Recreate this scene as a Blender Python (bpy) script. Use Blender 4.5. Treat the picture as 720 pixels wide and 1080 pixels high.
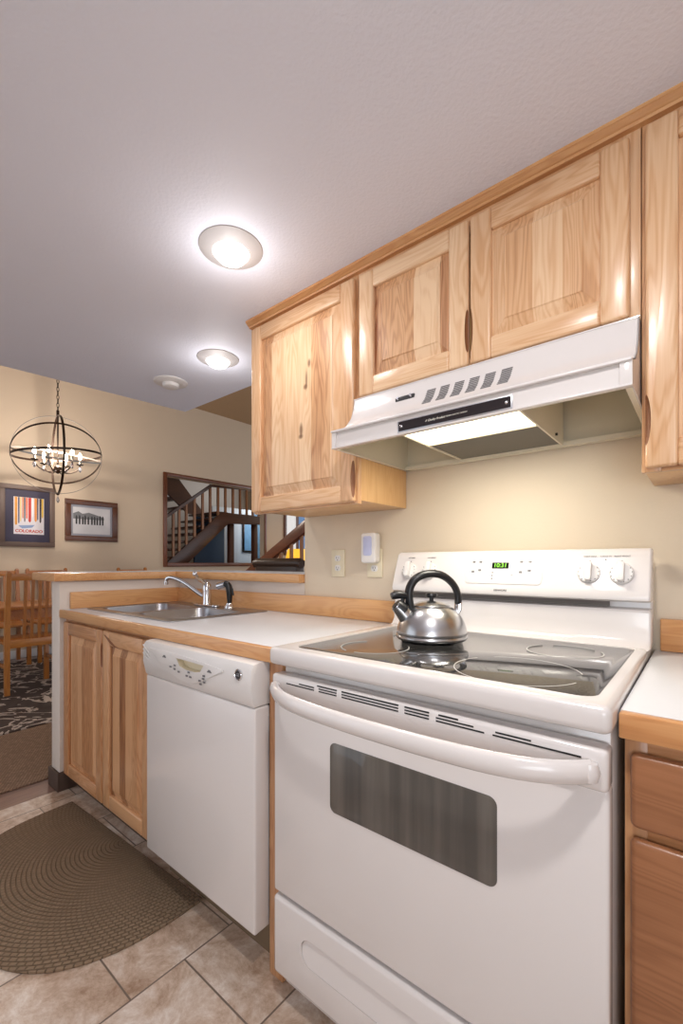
import bpy, bmesh, math, random
from mathutils import Vector, Matrix
random.seed(7)
S = bpy.context.scene
for o in list(bpy.data.objects): bpy.data.objects.remove(o)
COL = S.collection
PI = math.pi

def lin(c):
    return tuple((v/255/12.92 if v/255 <= .04045 else ((v/255+.055)/1.055)**2.4) for v in c)

# ------------------------------------------------------------------ camera, world, exposure
cam = bpy.data.cameras.new('camera'); co = bpy.data.objects.new('camera', cam); COL.objects.link(co)
co.location = (.8846, -1.4694, 1.1493); co.rotation_euler = (PI/2, 0, .6887)
cam.sensor_fit = 'HORIZONTAL'; cam.sensor_width = 36; cam.lens = 23.285; cam.shift_y = .0745
cam.clip_start = .02
S.camera = co
S.view_settings.view_transform = 'Standard'; S.view_settings.look = 'None'
S.view_settings.gamma = 1; S.view_settings.use_curve_mapping = False
S.view_settings.exposure = 0.07
W = bpy.data.worlds.new('world'); S.world = W; W.use_nodes = True
bg = W.node_tree.nodes['Background']; bg.inputs[0].default_value = (.86, .92, 1, 1); bg.inputs[1].default_value = 1.25

def lamp(name, kind, loc, power, color=(1, 1, 1), size=.1, rot=(0, 0, 0), sy=None, spread=None):
    l = bpy.data.lights.new(name, kind); o = bpy.data.objects.new(name, l); COL.objects.link(o)
    o.location = loc; o.rotation_euler = rot; l.energy = power; l.color = color
    if kind == 'AREA':
        l.size = size
        if sy: l.shape = 'RECTANGLE'; l.size_y = sy
        else: l.shape = 'DISK'
        if spread: l.spread = spread
    else: l.shadow_soft_size = size
    return o
CZ_ = 2.126
# unseen area fills, no window built: behind the camera and in the living room
lamp('fill_behind_camera', 'AREA', (1.5, -3.2, 1.3), 34, (.84, .92, 1), 1.6, (math.radians(104), 0, math.radians(25)), 1.3)
lamp('fill_living_room', 'AREA', (-3.0, 6.6, 2.0), 36, (.82, .91, 1), 2.2, (math.radians(-90), 0, 0), 1.8)
lamp('overhead_fill', 'AREA', (.72, -1.22, CZ_-.05), 9, (1, .97, .95), .10)  # unseen overhead fill added for the cabinet fronts; no fixture built
lamp('overhead_fill_side', 'POINT', (.72, -1.22, CZ_-.16), 1.2, (1, .97, .95), .06)  # point light of the same added fill, for ceiling and side faces
lamp('reflected_stair_fill', 'AREA', (-6.6, 5.9, 2.6), 34, (.85, .93, 1), 1.2, (math.radians(-80), 0, 0), 1.2)  # area fill added to light the stairs behind the opening

# ------------------------------------------------------------------ materials
def nmat(name):
    m = bpy.data.materials.new(name); m.use_nodes = True
    nt = m.node_tree; return m, nt, nt.nodes['Principled BSDF']
def mat(name, col, rough=.5, metal=0, bump=None, spec=.5, coat=0, var=0, vscale=6, emit=None, es=0, dist=.002):
    m, nt, b = nmat(name); N = nt.nodes; L = nt.links
    c = lin(col)
    b.inputs['Base Color'].default_value = (*c, 1); b.inputs['Roughness'].default_value = rough
    b.inputs['Metallic'].default_value = metal; b.inputs['Specular IOR Level'].default_value = spec
    b.inputs['Coat Weight'].default_value = coat; b.inputs['Coat Roughness'].default_value = .05
    if emit:
        b.inputs['Emission Color'].default_value = (*lin(emit), 1); b.inputs['Emission Strength'].default_value = es
    tc = N.new('ShaderNodeTexCoord')
    nz = N.new('ShaderNodeTexNoise'); nz.inputs['Scale'].default_value = vscale; nz.inputs['Detail'].default_value = 4
    L.new(tc.outputs['Object'], nz.inputs['Vector'])
    mx = N.new('ShaderNodeMix'); mx.data_type = 'RGBA'
    mx.inputs[6].default_value = (*[v*(1-var) for v in c], 1); mx.inputs[7].default_value = (*[min(1, v*(1+var)) for v in c], 1)
    L.new(nz.outputs['Fac'], mx.inputs[0]); L.new(mx.outputs[2], b.inputs['Base Color'])
    if bump:
        n2 = N.new('ShaderNodeTexNoise'); n2.inputs['Scale'].default_value = bump[0]; n2.inputs['Detail'].default_value = 3
        L.new(tc.outputs['Object'], n2.inputs['Vector'])
        bp = N.new('ShaderNodeBump'); bp.inputs['Strength'].default_value = bump[1]; bp.inputs['Distance'].default_value = dist
        L.new(n2.outputs['Fac'], bp.inputs['Height']); L.new(bp.outputs[0], b.inputs['Normal'])
    return m
def wood(name, light, mid, dark, axis='Z', board=None, across='X', rough=.32, knots=0, jitter=.5, scale=1.0, coat=.25, spots=None):
    m, nt, b = nmat(name); N = nt.nodes; L = nt.links
    tc = N.new('ShaderNodeTexCoord'); oi = N.new('ShaderNodeObjectInfo')
    def math_(op, a, c=None):
        n = N.new('ShaderNodeMath'); n.operation = op
        for i, v in enumerate((a, c)):
            if v is None: continue
            if isinstance(v, (int, float)): n.inputs[i].default_value = v
            else: L.new(v, n.inputs[i])
        return n.outputs[0]
    rnd = math_('MULTIPLY', oi.outputs['Random'], 37.0)
    sep = N.new('ShaderNodeSeparateXYZ'); L.new(tc.outputs['Object'], sep.inputs[0])
    off = rnd
    fl = None
    if board:
        a = math_('ADD', sep.outputs['XYZ'.index(across)], math_('MULTIPLY', rnd, .013))
        wob = math_('ADD', math_('DIVIDE', a, board), math_('MULTIPLY', math_('SINE', math_('DIVIDE', a, board*.37)), .12))
        fl = math_('FLOOR', wob)
        off = math_('ADD', rnd, math_('MULTIPLY', fl, 3.713))
    cmb = N.new('ShaderNodeCombineXYZ')
    for i, ax in enumerate('XYZ'):
        k = 1.0 if ax == axis else 9.0
        v = math_('MULTIPLY', sep.outputs[i], k*scale)
        L.new(math_('ADD', v, off), cmb.inputs[i])
    nz = N.new('ShaderNodeTexNoise'); nz.inputs['Scale'].default_value = 1.7; nz.inputs['Detail'].default_value = 2; nz.inputs['Roughness'].default_value = .45
    nz.inputs['Distortion'].default_value = .5
    L.new(cmb.outputs[0], nz.inputs['Vector'])
    ring = math_('MULTIPLY', math_('ADD', math_('SINE', math_('MULTIPLY', nz.outputs['Fac'], 84)), 1), .5)
    ring = math_('POWER', ring, 1.6)
    cm2 = N.new('ShaderNodeCombineXYZ')
    for i, ax in enumerate('XYZ'):
        L.new(math_('MULTIPLY', sep.outputs[i], 7.0 if ax == axis else 260.0), cm2.inputs[i])
    fib = N.new('ShaderNodeTexNoise'); fib.inputs['Scale'].default_value = 1; fib.inputs['Detail'].default_value = 2
    L.new(cm2.outputs[0], fib.inputs['Vector'])
    big = N.new('ShaderNodeTexNoise'); big.inputs['Scale'].default_value = .9; big.inputs['Detail'].default_value = 2
    L.new(cmb.outputs[0], big.inputs['Vector'])
    t = math_('ADD', math_('MULTIPLY', ring, .22), math_('MULTIPLY', fib.outputs['Fac'], .34))
    t = math_('ADD', t, math_('MULTIPLY', math_('SUBTRACT', big.outputs['Fac'], .5), .9))
    wn = N.new('ShaderNodeTexWhiteNoise'); wn.noise_dimensions = '1D'; L.new(off, wn.inputs['W'])
    t = math_('ADD', t, math_('MULTIPLY', math_('SUBTRACT', wn.outputs['Value'], .35), jitter))
    cr = N.new('ShaderNodeValToRGB'); e = cr.color_ramp.elements
    e[0].position = .0; e[0].color = (*lin(light), 1); e[1].position = 1; e[1].color = (*lin(dark), 1)
    n = e.new(.5); n.color = (*lin(mid), 1)
    L.new(t, cr.inputs[0]); colr = cr.outputs[0]
    if knots:
        vo = N.new('ShaderNodeTexVoronoi'); vo.inputs['Scale'].default_value = knots
        cm3 = N.new('ShaderNodeCombineXYZ')
        for i, ax in enumerate('XYZ'):
            L.new(math_('ADD', math_('MULTIPLY', sep.outputs[i], .45 if ax == axis else 1.0), math_('ADD', rnd, math_('MULTIPLY', nz.outputs['Fac'], .08))), cm3.inputs[i])
        L.new(cm3.outputs[0], vo.inputs['Vector'])
        kr = N.new('ShaderNodeValToRGB'); kr.color_ramp.elements[0].position = .02; kr.color_ramp.elements[0].color = (1, 1, 1, 1)
        kr.color_ramp.elements[1].position = .09; kr.color_ramp.elements[1].color = (0, 0, 0, 1)
        L.new(vo.outputs['Distance'], kr.inputs[0])
        mx = N.new('ShaderNodeMix'); mx.data_type = 'RGBA'; L.new(math_('MULTIPLY', kr.outputs[0], .8), mx.inputs[0])
        L.new(colr, mx.inputs[6]); mx.inputs[7].default_value = (*lin(tuple(v*.5 for v in dark)), 1); colr = mx.outputs[2]
    for kx, kz, rx, rz in (spots or ()):
        ex = math_('DIVIDE', math_('SUBTRACT', math_('ADD', sep.outputs[0], math_('MULTIPLY', math_('SUBTRACT', fib.outputs['Fac'], .5), .006)), kx), rx)
        ez = math_('DIVIDE', math_('SUBTRACT', sep.outputs[2], kz), rz)
        dd = math_('SQRT', math_('ADD', math_('MULTIPLY', ex, ex), math_('MULTIPLY', ez, ez)))
        fr_ = N.new('ShaderNodeMapRange'); fr_.inputs[1].default_value = .6; fr_.inputs[2].default_value = 1.6; fr_.inputs[3].default_value = .75; fr_.inputs[4].default_value = 0
        L.new(dd, fr_.inputs[0]); mx = N.new('ShaderNodeMix'); mx.data_type = 'RGBA'; L.new(fr_.outputs[0], mx.inputs[0])
        L.new(colr, mx.inputs[6]); mx.inputs[7].default_value = (*lin((104, 62, 36)), 1); colr = mx.outputs[2]
    L.new(colr, b.inputs['Base Color'])
    b.inputs['Roughness'].default_value = rough; b.inputs['Coat Weight'].default_value = coat; b.inputs['Coat Roughness'].default_value = .18
    return m

HL, HM, HD = (240, 205, 166), (216, 167, 122), (150, 92, 56)
woodZ = wood('hickory_upright', HL, HM, HD, 'Z', jitter=.45)
woodX = wood('hickory_level', HL, HM, HD, 'X', jitter=.45)
woodY = wood('hickory_cross', HL, HM, HD, 'Y', jitter=.45)
woodP = wood('hickory_panel_boards', HL, HM, HD, 'Z', board=.072, across='X', knots=2.6, jitter=.95)
woodK = wood('hickory_knotty_boards', HL, HM, HD, 'Z', board=.072, across='X', jitter=.6, spots=[(.060, .517, .006, .012), (.047, .46, .004, .03), (.042, .437, .008, .008), (.020, .285, .007, .02), (.018, .262, .009, .007)])
woodC = wood('hickory_case', (228, 184, 128), (212, 160, 104), (170, 112, 64), 'Z', jitter=.3)
BL, BM_, BD = (214, 164, 120), (184, 128, 84), (124, 74, 44)  # same hickory as the uppers, with the shade lower down put into the colour
baseZ = wood('hickory_shaded_upright', BL, BM_, BD, 'Z', jitter=.45)
baseX = wood('hickory_shaded_level', BL, BM_, BD, 'X', jitter=.45, knots=1.8)
drawX = wood('hickory_drawer_shaded', (166, 112, 76), (136, 88, 56), (84, 48, 30), 'X', jitter=.3, knots=2.2, scale=.8)  # base hickory darkened again: the shade on these drawers is in the colour
baseP = wood('hickory_shaded_boards', BL, BM_, BD, 'Z', board=.058, across='X', jitter=.85)
edgeX = wood('counter_edge_level', (222, 170, 116), (202, 142, 90), (152, 92, 52), 'X', jitter=.3)
edgeY = wood('counter_edge_cross', (222, 170, 116), (202, 142, 90), (152, 92, 52), 'Y', jitter=.3)
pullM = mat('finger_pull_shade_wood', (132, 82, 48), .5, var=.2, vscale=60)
kickM = mat('dark_brown_vinyl', (78, 60, 50), .6, var=.25, vscale=14)
lam = mat('white_laminate', (224, 225, 228), .28, var=.015, vscale=80)
wallM = mat('cream_paint', (222, 206, 183), .65, bump=(130, .22), var=.01)
tanM = mat('tan_paint', (206, 186, 162), .7, bump=(90, .2), var=.02)
halfM = mat('pale_paint', (220, 208, 197), .65, bump=(130, .2), var=.01)
ceilM = mat('ceiling_paint', (230, 232, 244), .62, bump=(110, .42), var=.015, dist=.003)
highM = mat('tan_high_ceiling', (176, 146, 112), .8, bump=(60, .2), var=.03)
white = mat('white_enamel', (226, 220, 217), .16, var=.006, coat=.3)
whitem = mat('white_plastic', (228, 224, 221), .35, var=.006)
cream = mat('cream_plastic', (226, 214, 186), .4, var=.01)
hoodin = mat('cream_hood_enamel', (228, 220, 198), .4, var=.02)
grey = mat('grey_print', (120, 118, 120), .5)
darkp = mat('dark_print', (52, 50, 52), .5)
black = mat('black_plastic', (22, 22, 25), .32, bump=(500, .1), dist=.0005)
rubber = mat('dark_rubber', (26, 26, 26), .7)
def brushed(name, col, rough, sc=(2, 2, 220)):
    m = mat(name, col, rough, 1, var=.05, vscale=30); return m
steel = brushed('stainless_steel', (198, 198, 200), .26)
sinkst = brushed('sink_steel', (172, 172, 176), .3)
chrome = brushed('chrome', (225, 226, 230), .08)
alum = brushed('aluminium_edge', (200, 200, 205), .35)
filtM = mat('filter_mesh_grey', (120, 116, 108), .6, .4, bump=(700, .8), var=.2, vscale=300)
badgeM = mat('badge_black', (40, 34, 36), .2)
inkW = mat('ink_white', (232, 226, 214), .5)
def glow(name, col, es, base=(250, 248, 240)):
    return mat(name, base, .4, emit=col, es=es)
lensM = glow('lens_glow', (255, 250, 246), 5)
hoodlens = glow('hood_lens_glow', (255, 246, 214), 3.2)
bulbM = glow('bulb_glow', (255, 226, 190), 60)
digit = glow('green_digits', (150, 235, 60), 1.6, (40, 60, 20))
lcd = mat('display_black', (28, 36, 22), .15)
# ceramic cooktop
cook, nt, b = nmat('black_ceramic_glass'); N = nt.nodes; L = nt.links
tc = N.new('ShaderNodeTexCoord'); vz = N.new('ShaderNodeTexNoise'); vz.inputs['Scale'].default_value = 700; L.new(tc.outputs['Object'], vz.inputs['Vector'])
cr = N.new('ShaderNodeValToRGB'); cr.color_ramp.elements[0].position = .5; cr.color_ramp.elements[0].color = (.018, .017, .017, 1)
cr.color_ramp.elements[1].position = .72; cr.color_ramp.elements[1].color = (.16, .155, .15, 1)
L.new(vz.outputs['Fac'], cr.inputs[0]); L.new(cr.outputs[0], b.inputs['Base Color']); b.inputs['Roughness'].default_value = .06
b.inputs['Specular IOR Level'].default_value = .8
ringM = mat('burner_print_grey', (196, 194, 190), .3)
# oven window: upright streaks paint curtain-like reflections into the colour
ovw, nt, b = nmat('oven_window_glass'); N = nt.nodes; L = nt.links
tc = N.new('ShaderNodeTexCoord'); mp = N.new('ShaderNodeMapping'); mp.inputs['Scale'].default_value = (34, 1, 1.6)
nz = N.new('ShaderNodeTexNoise'); nz.inputs['Scale'].default_value = 1; nz.inputs['Detail'].default_value = 3
L.new(tc.outputs['Object'], mp.inputs[0]); L.new(mp.outputs[0], nz.inputs['Vector'])
cr = N.new('ShaderNodeValToRGB'); cr.color_ramp.elements[0].position = .35; cr.color_ramp.elements[0].color = (*lin((84, 80, 76)), 1)
cr.color_ramp.elements[1].position = .75; cr.color_ramp.elements[1].color = (*lin((112, 106, 99)), 1)
L.new(nz.outputs['Fac'], cr.inputs[0]); L.new(cr.outputs[0], b.inputs['Base Color']); b.inputs['Roughness'].default_value = .07
# floor tile: square stone-look tiles laid in a running bond
tile, nt, b = nmat('stone_tile'); N = nt.nodes; L = nt.links
tc = N.new('ShaderNodeTexCoord'); mp = N.new('ShaderNodeMapping'); mp.inputs['Rotation'].default_value = (0, 0, PI/2)
mp.inputs['Location'].default_value = (.148+.1555+.015, .29+.31*10, 0)
br = N.new('ShaderNodeTexBrick'); br.offset = .5; br.inputs['Scale'].default_value = 1; br.inputs['Brick Width'].default_value = .311
br.inputs['Row Height'].default_value = .311; br.inputs['Mortar Size'].default_value = .0028; br.inputs['Mortar Smooth'].default_value = .2
br.inputs['Color1'].default_value = (0, 0, 0, 1); br.inputs['Color2'].default_value = (1, 1, 1, 1)
L.new(tc.outputs['Object'], mp.inputs[0]); L.new(mp.outputs[0], br.inputs['Vector'])
n1 = N.new('ShaderNodeTexNoise'); n1.inputs['Scale'].default_value = 8; n1.inputs['Detail'].default_value = 10; n1.inputs['Roughness'].default_value = .78; n1.inputs['Distortion'].default_value = .3
va = N.new('ShaderNodeVectorMath'); va.operation = 'MULTIPLY_ADD'; L.new(br.outputs['Color'], va.inputs[0]); va.inputs[1].default_value = (7, 5, 3)
L.new(tc.outputs['Object'], va.inputs[2]); L.new(va.outputs[0], n1.inputs['Vector'])
cr = N.new('ShaderNodeValToRGB'); e = cr.color_ramp.elements
e[0].position = .33; e[0].color = (*lin((152, 118, 92)), 1); e[1].position = .68; e[1].color = (*lin((240, 230, 220)), 1)
k = e.new(.5); k.color = (*lin((204, 180, 160)), 1)
L.new(n1.outputs['Fac'], cr.inputs[0])
mx = N.new('ShaderNodeMix'); mx.data_type = 'RGBA'; L.new(br.outputs['Fac'], mx.inputs[0]); L.new(cr.outputs[0], mx.inputs[6])
mx.inputs[7].default_value = (*lin((124, 108, 96)), 1); L.new(mx.outputs[2], b.inputs['Base Color'])
b.inputs['Roughness'].default_value = .38
bp = N.new('ShaderNodeBump'); bp.invert = True; bp.inputs['Strength'].default_value = .6; bp.inputs['Distance'].default_value = .002
L.new(br.outputs['Fac'], bp.inputs['Height']); L.new(bp.outputs[0], b.inputs['Normal'])
plankM = wood('purple_brown_planks', (150, 118, 104), (120, 88, 78), (84, 58, 50), 'Y', board=.085, across='X', rough=.3, jitter=.5)
# woven mat
def weave(name, c1, c2, sx, sy, rot=0, warp=0):
    m, nt, b = nmat(name); N = nt.nodes; L = nt.links
    tc = N.new('ShaderNodeTexCoord'); mp = N.new('ShaderNodeMapping'); mp.inputs['Scale'].default_value = (sx, sy, 1); mp.inputs['Rotation'].default_value = (0, 0, rot)
    br = N.new('ShaderNodeTexBrick'); br.inputs['Scale'].default_value = 1; br.inputs['Brick Width'].default_value = 1; br.inputs['Row Height'].default_value = .5
    br.inputs['Mortar Size'].default_value = .09; br.inputs['Mortar Smooth'].default_value = 1
    br.inputs['Color1'].default_value = (*lin(c1), 1); br.inputs['Color2'].default_value = (*lin(tuple(v*.86 for v in c1)), 1); br.inputs['Mortar'].default_value = (*lin(c2), 1)
    L.new(tc.outputs['Object'], mp.inputs[0]); L.new(mp.outputs[0], br.inputs['Vector']); L.new(br.outputs['Color'], b.inputs['Base Color'])
    b.inputs['Roughness'].default_value = .95; b.inputs['Specular IOR Level'].default_value = .1
    bp = N.new('ShaderNodeBump'); bp.invert = True; bp.inputs['Strength'].default_value = .8; bp.inputs['Distance'].default_value = .003
    L.new(br.outputs['Fac'], bp.inputs['Height']); L.new(bp.outputs[0], b.inputs['Normal'])
    return m
runM = weave('tan_runner_weave', (160, 133, 112), (120, 97, 80), 60, 34, .3)
# braided mat: bands that follow the half-round outline
brd, nt, b = nmat('braided_mat'); N = nt.nodes; L = nt.links
tc = N.new('ShaderNodeTexCoord'); sp = N.new('ShaderNodeSeparateXYZ'); L.new(tc.outputs['Object'], sp.inputs[0])
def mth(op, a, c=None):
    n = N.new('ShaderNodeMath'); n.operation = op
    for i, v in enumerate((a, c)):
        if v is None: continue
        if isinstance(v, (int, float)): n.inputs[i].default_value = v
        else: L.new(v, n.inputs[i])
    return n.outputs[0]
xx = mth('DIVIDE', sp.outputs[0], .51); yy = mth('DIVIDE', sp.outputs[1], .56)
rr = mth('SQRT', mth('ADD', mth('MULTIPLY', xx, xx), mth('MULTIPLY', yy, yy)))
an = mth('ARCTAN2', sp.outputs[1], sp.outputs[0])
cb = N.new('ShaderNodeCombineXYZ'); L.new(mth('MULTIPLY', an, 24), cb.inputs[0]); L.new(mth('MULTIPLY', rr, 22), cb.inputs[1])
br = N.new('ShaderNodeTexBrick'); br.inputs['Scale'].default_value = 1; br.inputs['Brick Width'].default_value = 1; br.inputs['Row Height'].default_value = .6
br.inputs['Mortar Size'].default_value = .13; br.inputs['Mortar Smooth'].default_value = 1
br.inputs['Color1'].default_value = (*lin((146, 124, 102)), 1); br.inputs['Color2'].default_value = (*lin((138, 117, 96)), 1); br.inputs['Mortar'].default_value = (*lin((118, 100, 81)), 1)
L.new(cb.outputs[0], br.inputs['Vector']); L.new(br.outputs['Color'], b.inputs['Base Color']); b.inputs['Roughness'].default_value = .95; b.inputs['Specular IOR Level'].default_value = .1
bp = N.new('ShaderNodeBump'); bp.invert = True; bp.inputs['Strength'].default_value = .9; bp.inputs['Distance'].default_value = .004
L.new(br.outputs['Fac'], bp.inputs['Height']); L.new(bp.outputs[0], b.inputs['Normal'])
# dark patterned rug
rugM, nt, b = nmat('dark_branch_rug'); N = nt.nodes; L = nt.links
tc = N.new('ShaderNodeTexCoord'); nz = N.new('ShaderNodeTexNoise'); nz.inputs['Scale'].default_value = 3.2; nz.inputs['Detail'].default_value = 3; nz.inputs['Distortion'].default_value = 1.6
L.new(tc.outputs['Object'], nz.inputs['Vector'])
n3 = N.new('ShaderNodeTexNoise'); n3.inputs['Scale'].default_value = 1.6; L.new(tc.outputs['Object'], n3.inputs['Vector'])
ab = mth('ABSOLUTE', mth('SUBTRACT', nz.outputs['Fac'], .5))
lt = mth('MULTIPLY', mth('LESS_THAN', ab, .03), mth('GREATER_THAN', n3.outputs['Fac'], .42))
mx = N.new('ShaderNodeMix'); mx.data_type = 'RGBA'; L.new(lt, mx.inputs[0]); mx.inputs[6].default_value = (*lin((74, 61, 55)), 1); mx.inputs[7].default_value = (*lin((186, 170, 158)), 1)
L.new(mx.outputs[2], b.inputs['Base Color']); b.inputs['Roughness'].default_value = .95
oakZ = wood('honey_oak_upright', (190, 124, 58), (160, 94, 38), (116, 62, 24), 'Z', jitter=.3)
oakX = wood('honey_oak_level', (190, 124, 58), (160, 94, 38), (116, 62, 24), 'X', jitter=.3)
wal = wood('dark_walnut', (104, 60, 36), (84, 46, 27), (52, 27, 16), 'Z', jitter=.3)
walY = wood('dark_walnut_level', (98, 56, 34), (76, 42, 25), (48, 25, 15), 'Y', jitter=.3)
balM = wood('brown_baluster', (172, 118, 78), (148, 96, 60), (108, 66, 42), 'Z', jitter=.3)
bronze = mat('dark_bronze', (58, 44, 36), .35, .8)
silver = mat('pale_silver_band', (150, 142, 136), .4, .7)
crystal, nt, b = nmat('crystal'); b.inputs['Base Color'].default_value = (.95, .95, 1, 1); b.inputs['Transmission Weight'].default_value = .8; b.inputs['Roughness'].default_value = .02
leather = mat('brown_leather', (62, 46, 38), .32, bump=(160, .25), var=.1)
navy = mat('navy_mat', (58, 52, 74), .6)
paper = mat('poster_paper', (228, 222, 226), .6)
blueM = mat('blue_panel', (44, 66, 92), .6, var=.06)
blueL = mat('pale_blue_print', (120, 170, 206), .5, var=.25, vscale=9)

# ------------------------------------------------------------------ mesh builder
LOC = {}
def R3(ax, a): return Matrix.Rotation(a, 3, ax)
class M:
    def __init__(s): s.v = []; s.f = []; s.m = []
    def add(s, bm, mi=0):
        bm.verts.ensure_lookup_table(); o = len(s.v)
        bm.verts.index_update()
        s.v += [v.co.copy() for v in bm.verts]
        for f in bm.faces: s.f.append([o+v.index for v in f.verts]); s.m.append(mi)
        bm.free(); return s
    def raw(s, vs, fs, mi=0):
        o = len(s.v); s.v += [Vector(v) for v in vs]
        for f in fs: s.f.append([o+i for i in f]); s.m.append(mi)
        return s
    def box(s, x0, x1, y0, y1, z0, z1, bev=0, mi=0, seg=2, rot=None, piv=None):
        bm = bmesh.new(); bmesh.ops.create_cube(bm, size=1)
        for v in bm.verts:
            v.co = Vector(((x0+x1)/2+v.co.x*(x1-x0), (y0+y1)/2+v.co.y*(y1-y0), (z0+z1)/2+v.co.z*(z1-z0)))
        if bev:
            bev = min(bev, .49*min(abs(x1-x0), abs(y1-y0), abs(z1-z0)))
            bmesh.ops.bevel(bm, geom=bm.edges[:], offset=bev, segments=seg, profile=.5, affect='EDGES')
        if rot is not None:
            p = Vector(piv) if piv else Vector(((x0+x1)/2, (y0+y1)/2, (z0+z1)/2))
            for v in bm.verts: v.co = rot @ (v.co-p)+p
        return s.add(bm, mi)
    def prism(s, poly, fn, a0, a1, bev=0, mi=0, seg=2):
        """poly: 2-D outline; fn(u, v, a) -> 3-D point; extruded from a0 to a1"""
        bm = bmesh.new()
        A = [bm.verts.new(fn(u, v, a0)) for u, v in poly]; B = [bm.verts.new(fn(u, v, a1)) for u, v in poly]
        n = len(poly)
        bm.faces.new(A); bm.faces.new(B[::-1])
        for i in range(n): bm.faces.new((A[i], B[i], B[(i+1) % n], A[(i+1) % n]))
        bmesh.ops.recalc_face_normals(bm, faces=bm.faces[:])
        if bev:
            es = [e for e in bm.edges if (e.verts[0] in A) == (e.verts[1] in A)]
            bmesh.ops.bevel(bm, geom=es, offset=bev, segments=seg, profile=.5, affect='EDGES')
        return s.add(bm, mi)
    def tube(s, pts, r, n=10, mi=0, closed=False, asp=1.0, up=None):
        P = [Vector(p) for p in pts]; k = len(P); rs = r if isinstance(r, (list, tuple)) else [r]*k
        bm = bmesh.new(); rings = []; prev = None
        for i in range(k):
            if closed: t = (P[(i+1) % k]-P[i-1]).normalized()
            else: t = (P[min(i+1, k-1)]-P[max(i-1, 0)]).normalized()
            if up is not None: a = (Vector(up)-t*t.dot(Vector(up))).normalized()
            elif prev is None:
                a = Vector((0, 0, 1)) if abs(t.z) < .9 else Vector((1, 0, 0)); a = (a-t*t.dot(a)).normalized()
            else: a = (prev-t*t.dot(prev)).normalized()
            prev = a; c = t.cross(a)
            rings.append([bm.verts.new(P[i]+(a*math.cos(2*PI*j/n)+c*math.sin(2*PI*j/n)*asp)*rs[i]) for j in range(n)])
        for i in range(k if closed else k-1):
            A, B = rings[i], rings[(i+1) % k]
            for j in range(n): bm.faces.new((A[j], A[(j+1) % n], B[(j+1) % n], B[j]))
        if not closed: bm.faces.new(rings[0][::-1]); bm.faces.new(rings[-1])
        bmesh.ops.recalc_face_normals(bm, faces=bm.faces[:])
        return s.add(bm, mi)
    def cyl(s, p0, p1, r0, r1=None, n=20, mi=0): return s.tube([p0, p1], [r0, r0 if r1 is None else r1], n, mi)
    def lathe(s, prof, c=(0, 0, 0), n=40, mi=0, rot=None):
        bm = bmesh.new(); rings = []; c = Vector(c)
        for r, z in prof:
            if r < 1e-6: rings.append([bm.verts.new((0, 0, z))])
            else: rings.append([bm.verts.new((r*math.cos(2*PI*j/n), r*math.sin(2*PI*j/n), z)) for j in range(n)])
        for A, B in zip(rings, rings[1:]):
            for j in range(n):
                a = [A[j % len(A)], A[(j+1) % n % len(A)], B[(j+1) % n % len(B)], B[j % len(B)]]
                a = list(dict.fromkeys(a))
                if len(a) > 2: bm.faces.new(a)
        bmesh.ops.recalc_face_normals(bm, faces=bm.faces[:])
        for v in bm.verts: v.co = (rot @ v.co if rot is not None else v.co)+c
        return s.add(bm, mi)
    def xf(s, fn): s.v = [Vector(fn(v)) for v in s.v]; return s
    def build(s, name, mats, parent=None, loc=None, cuts=None, ang=35, label=None):
        if not isinstance(mats, (list, tuple)): mats = [mats]
        L0 = Vector(loc) if loc is not None else (LOC[parent] if parent is not None else Vector((0, 0, 0)))
        me = bpy.data.meshes.new(name)
        me.from_pydata([v-L0 for v in s.v], [], s.f); 
        for m in mats: me.materials.append(m)
        me.polygons.foreach_set('material_index', s.m)
        o = bpy.data.objects.new(name, me); COL.objects.link(o)
        if cuts:
            for cm in cuts:
                cme = bpy.data.meshes.new('cutter'); cme.from_pydata([v-L0 for v in cm.v], [], cm.f)
                cme.materials.append(mats[min(cm.m[0], len(mats)-1)])
                cobj = bpy.data.objects.new('cutter', cme); COL.objects.link(cobj)
                md = o.modifiers.new('cut', 'BOOLEAN'); md.operation = 'DIFFERENCE'; md.object = cobj; md.solver = 'EXACT'; md.use_self = True
                md.material_mode = 'TRANSFER'
                bpy.context.view_layer.update()
                ev = o.evaluated_get(bpy.context.evaluated_depsgraph_get())
                nm = bpy.data.meshes.new_from_object(ev); o.modifiers.clear(); o.data = nm; nm.name = name
                bpy.data.objects.remove(cobj)
            me = o.data
        me.polygons.foreach_set('use_smooth', [True]*len(me.polygons)); me.set_sharp_from_angle(angle=math.radians(ang))
        if parent is not None: o.parent = parent; LOC[o] = L0
        else: o.location = L0; LOC[o] = L0
        if label: o['label'] = label
        return o
def thing(name, label, cat, loc=(0, 0, 0), rz=0, group=None):
    o = bpy.data.objects.new(name, None); COL.objects.link(o); o.empty_display_size = .1
    o.location = loc; o.rotation_euler = (0, 0, rz); o['label'] = label; o['category'] = cat
    if group: o['group'] = group
    LOC[o] = Vector(loc) if rz == 0 else Vector((0, 0, 0))
    return o
def tag(o, label, cat, group=None):
    o['label'] = label; o['category'] = cat
    if group: o['group'] = group
    return o
def struct(o): o['kind'] = 'structure'; return o
def copy_tree(o, parent=None):
    c = o.copy(); COL.objects.link(c)
    if parent is not None: c.parent = parent
    for ch in list(o.children): copy_tree(ch, c)
    return c
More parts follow.
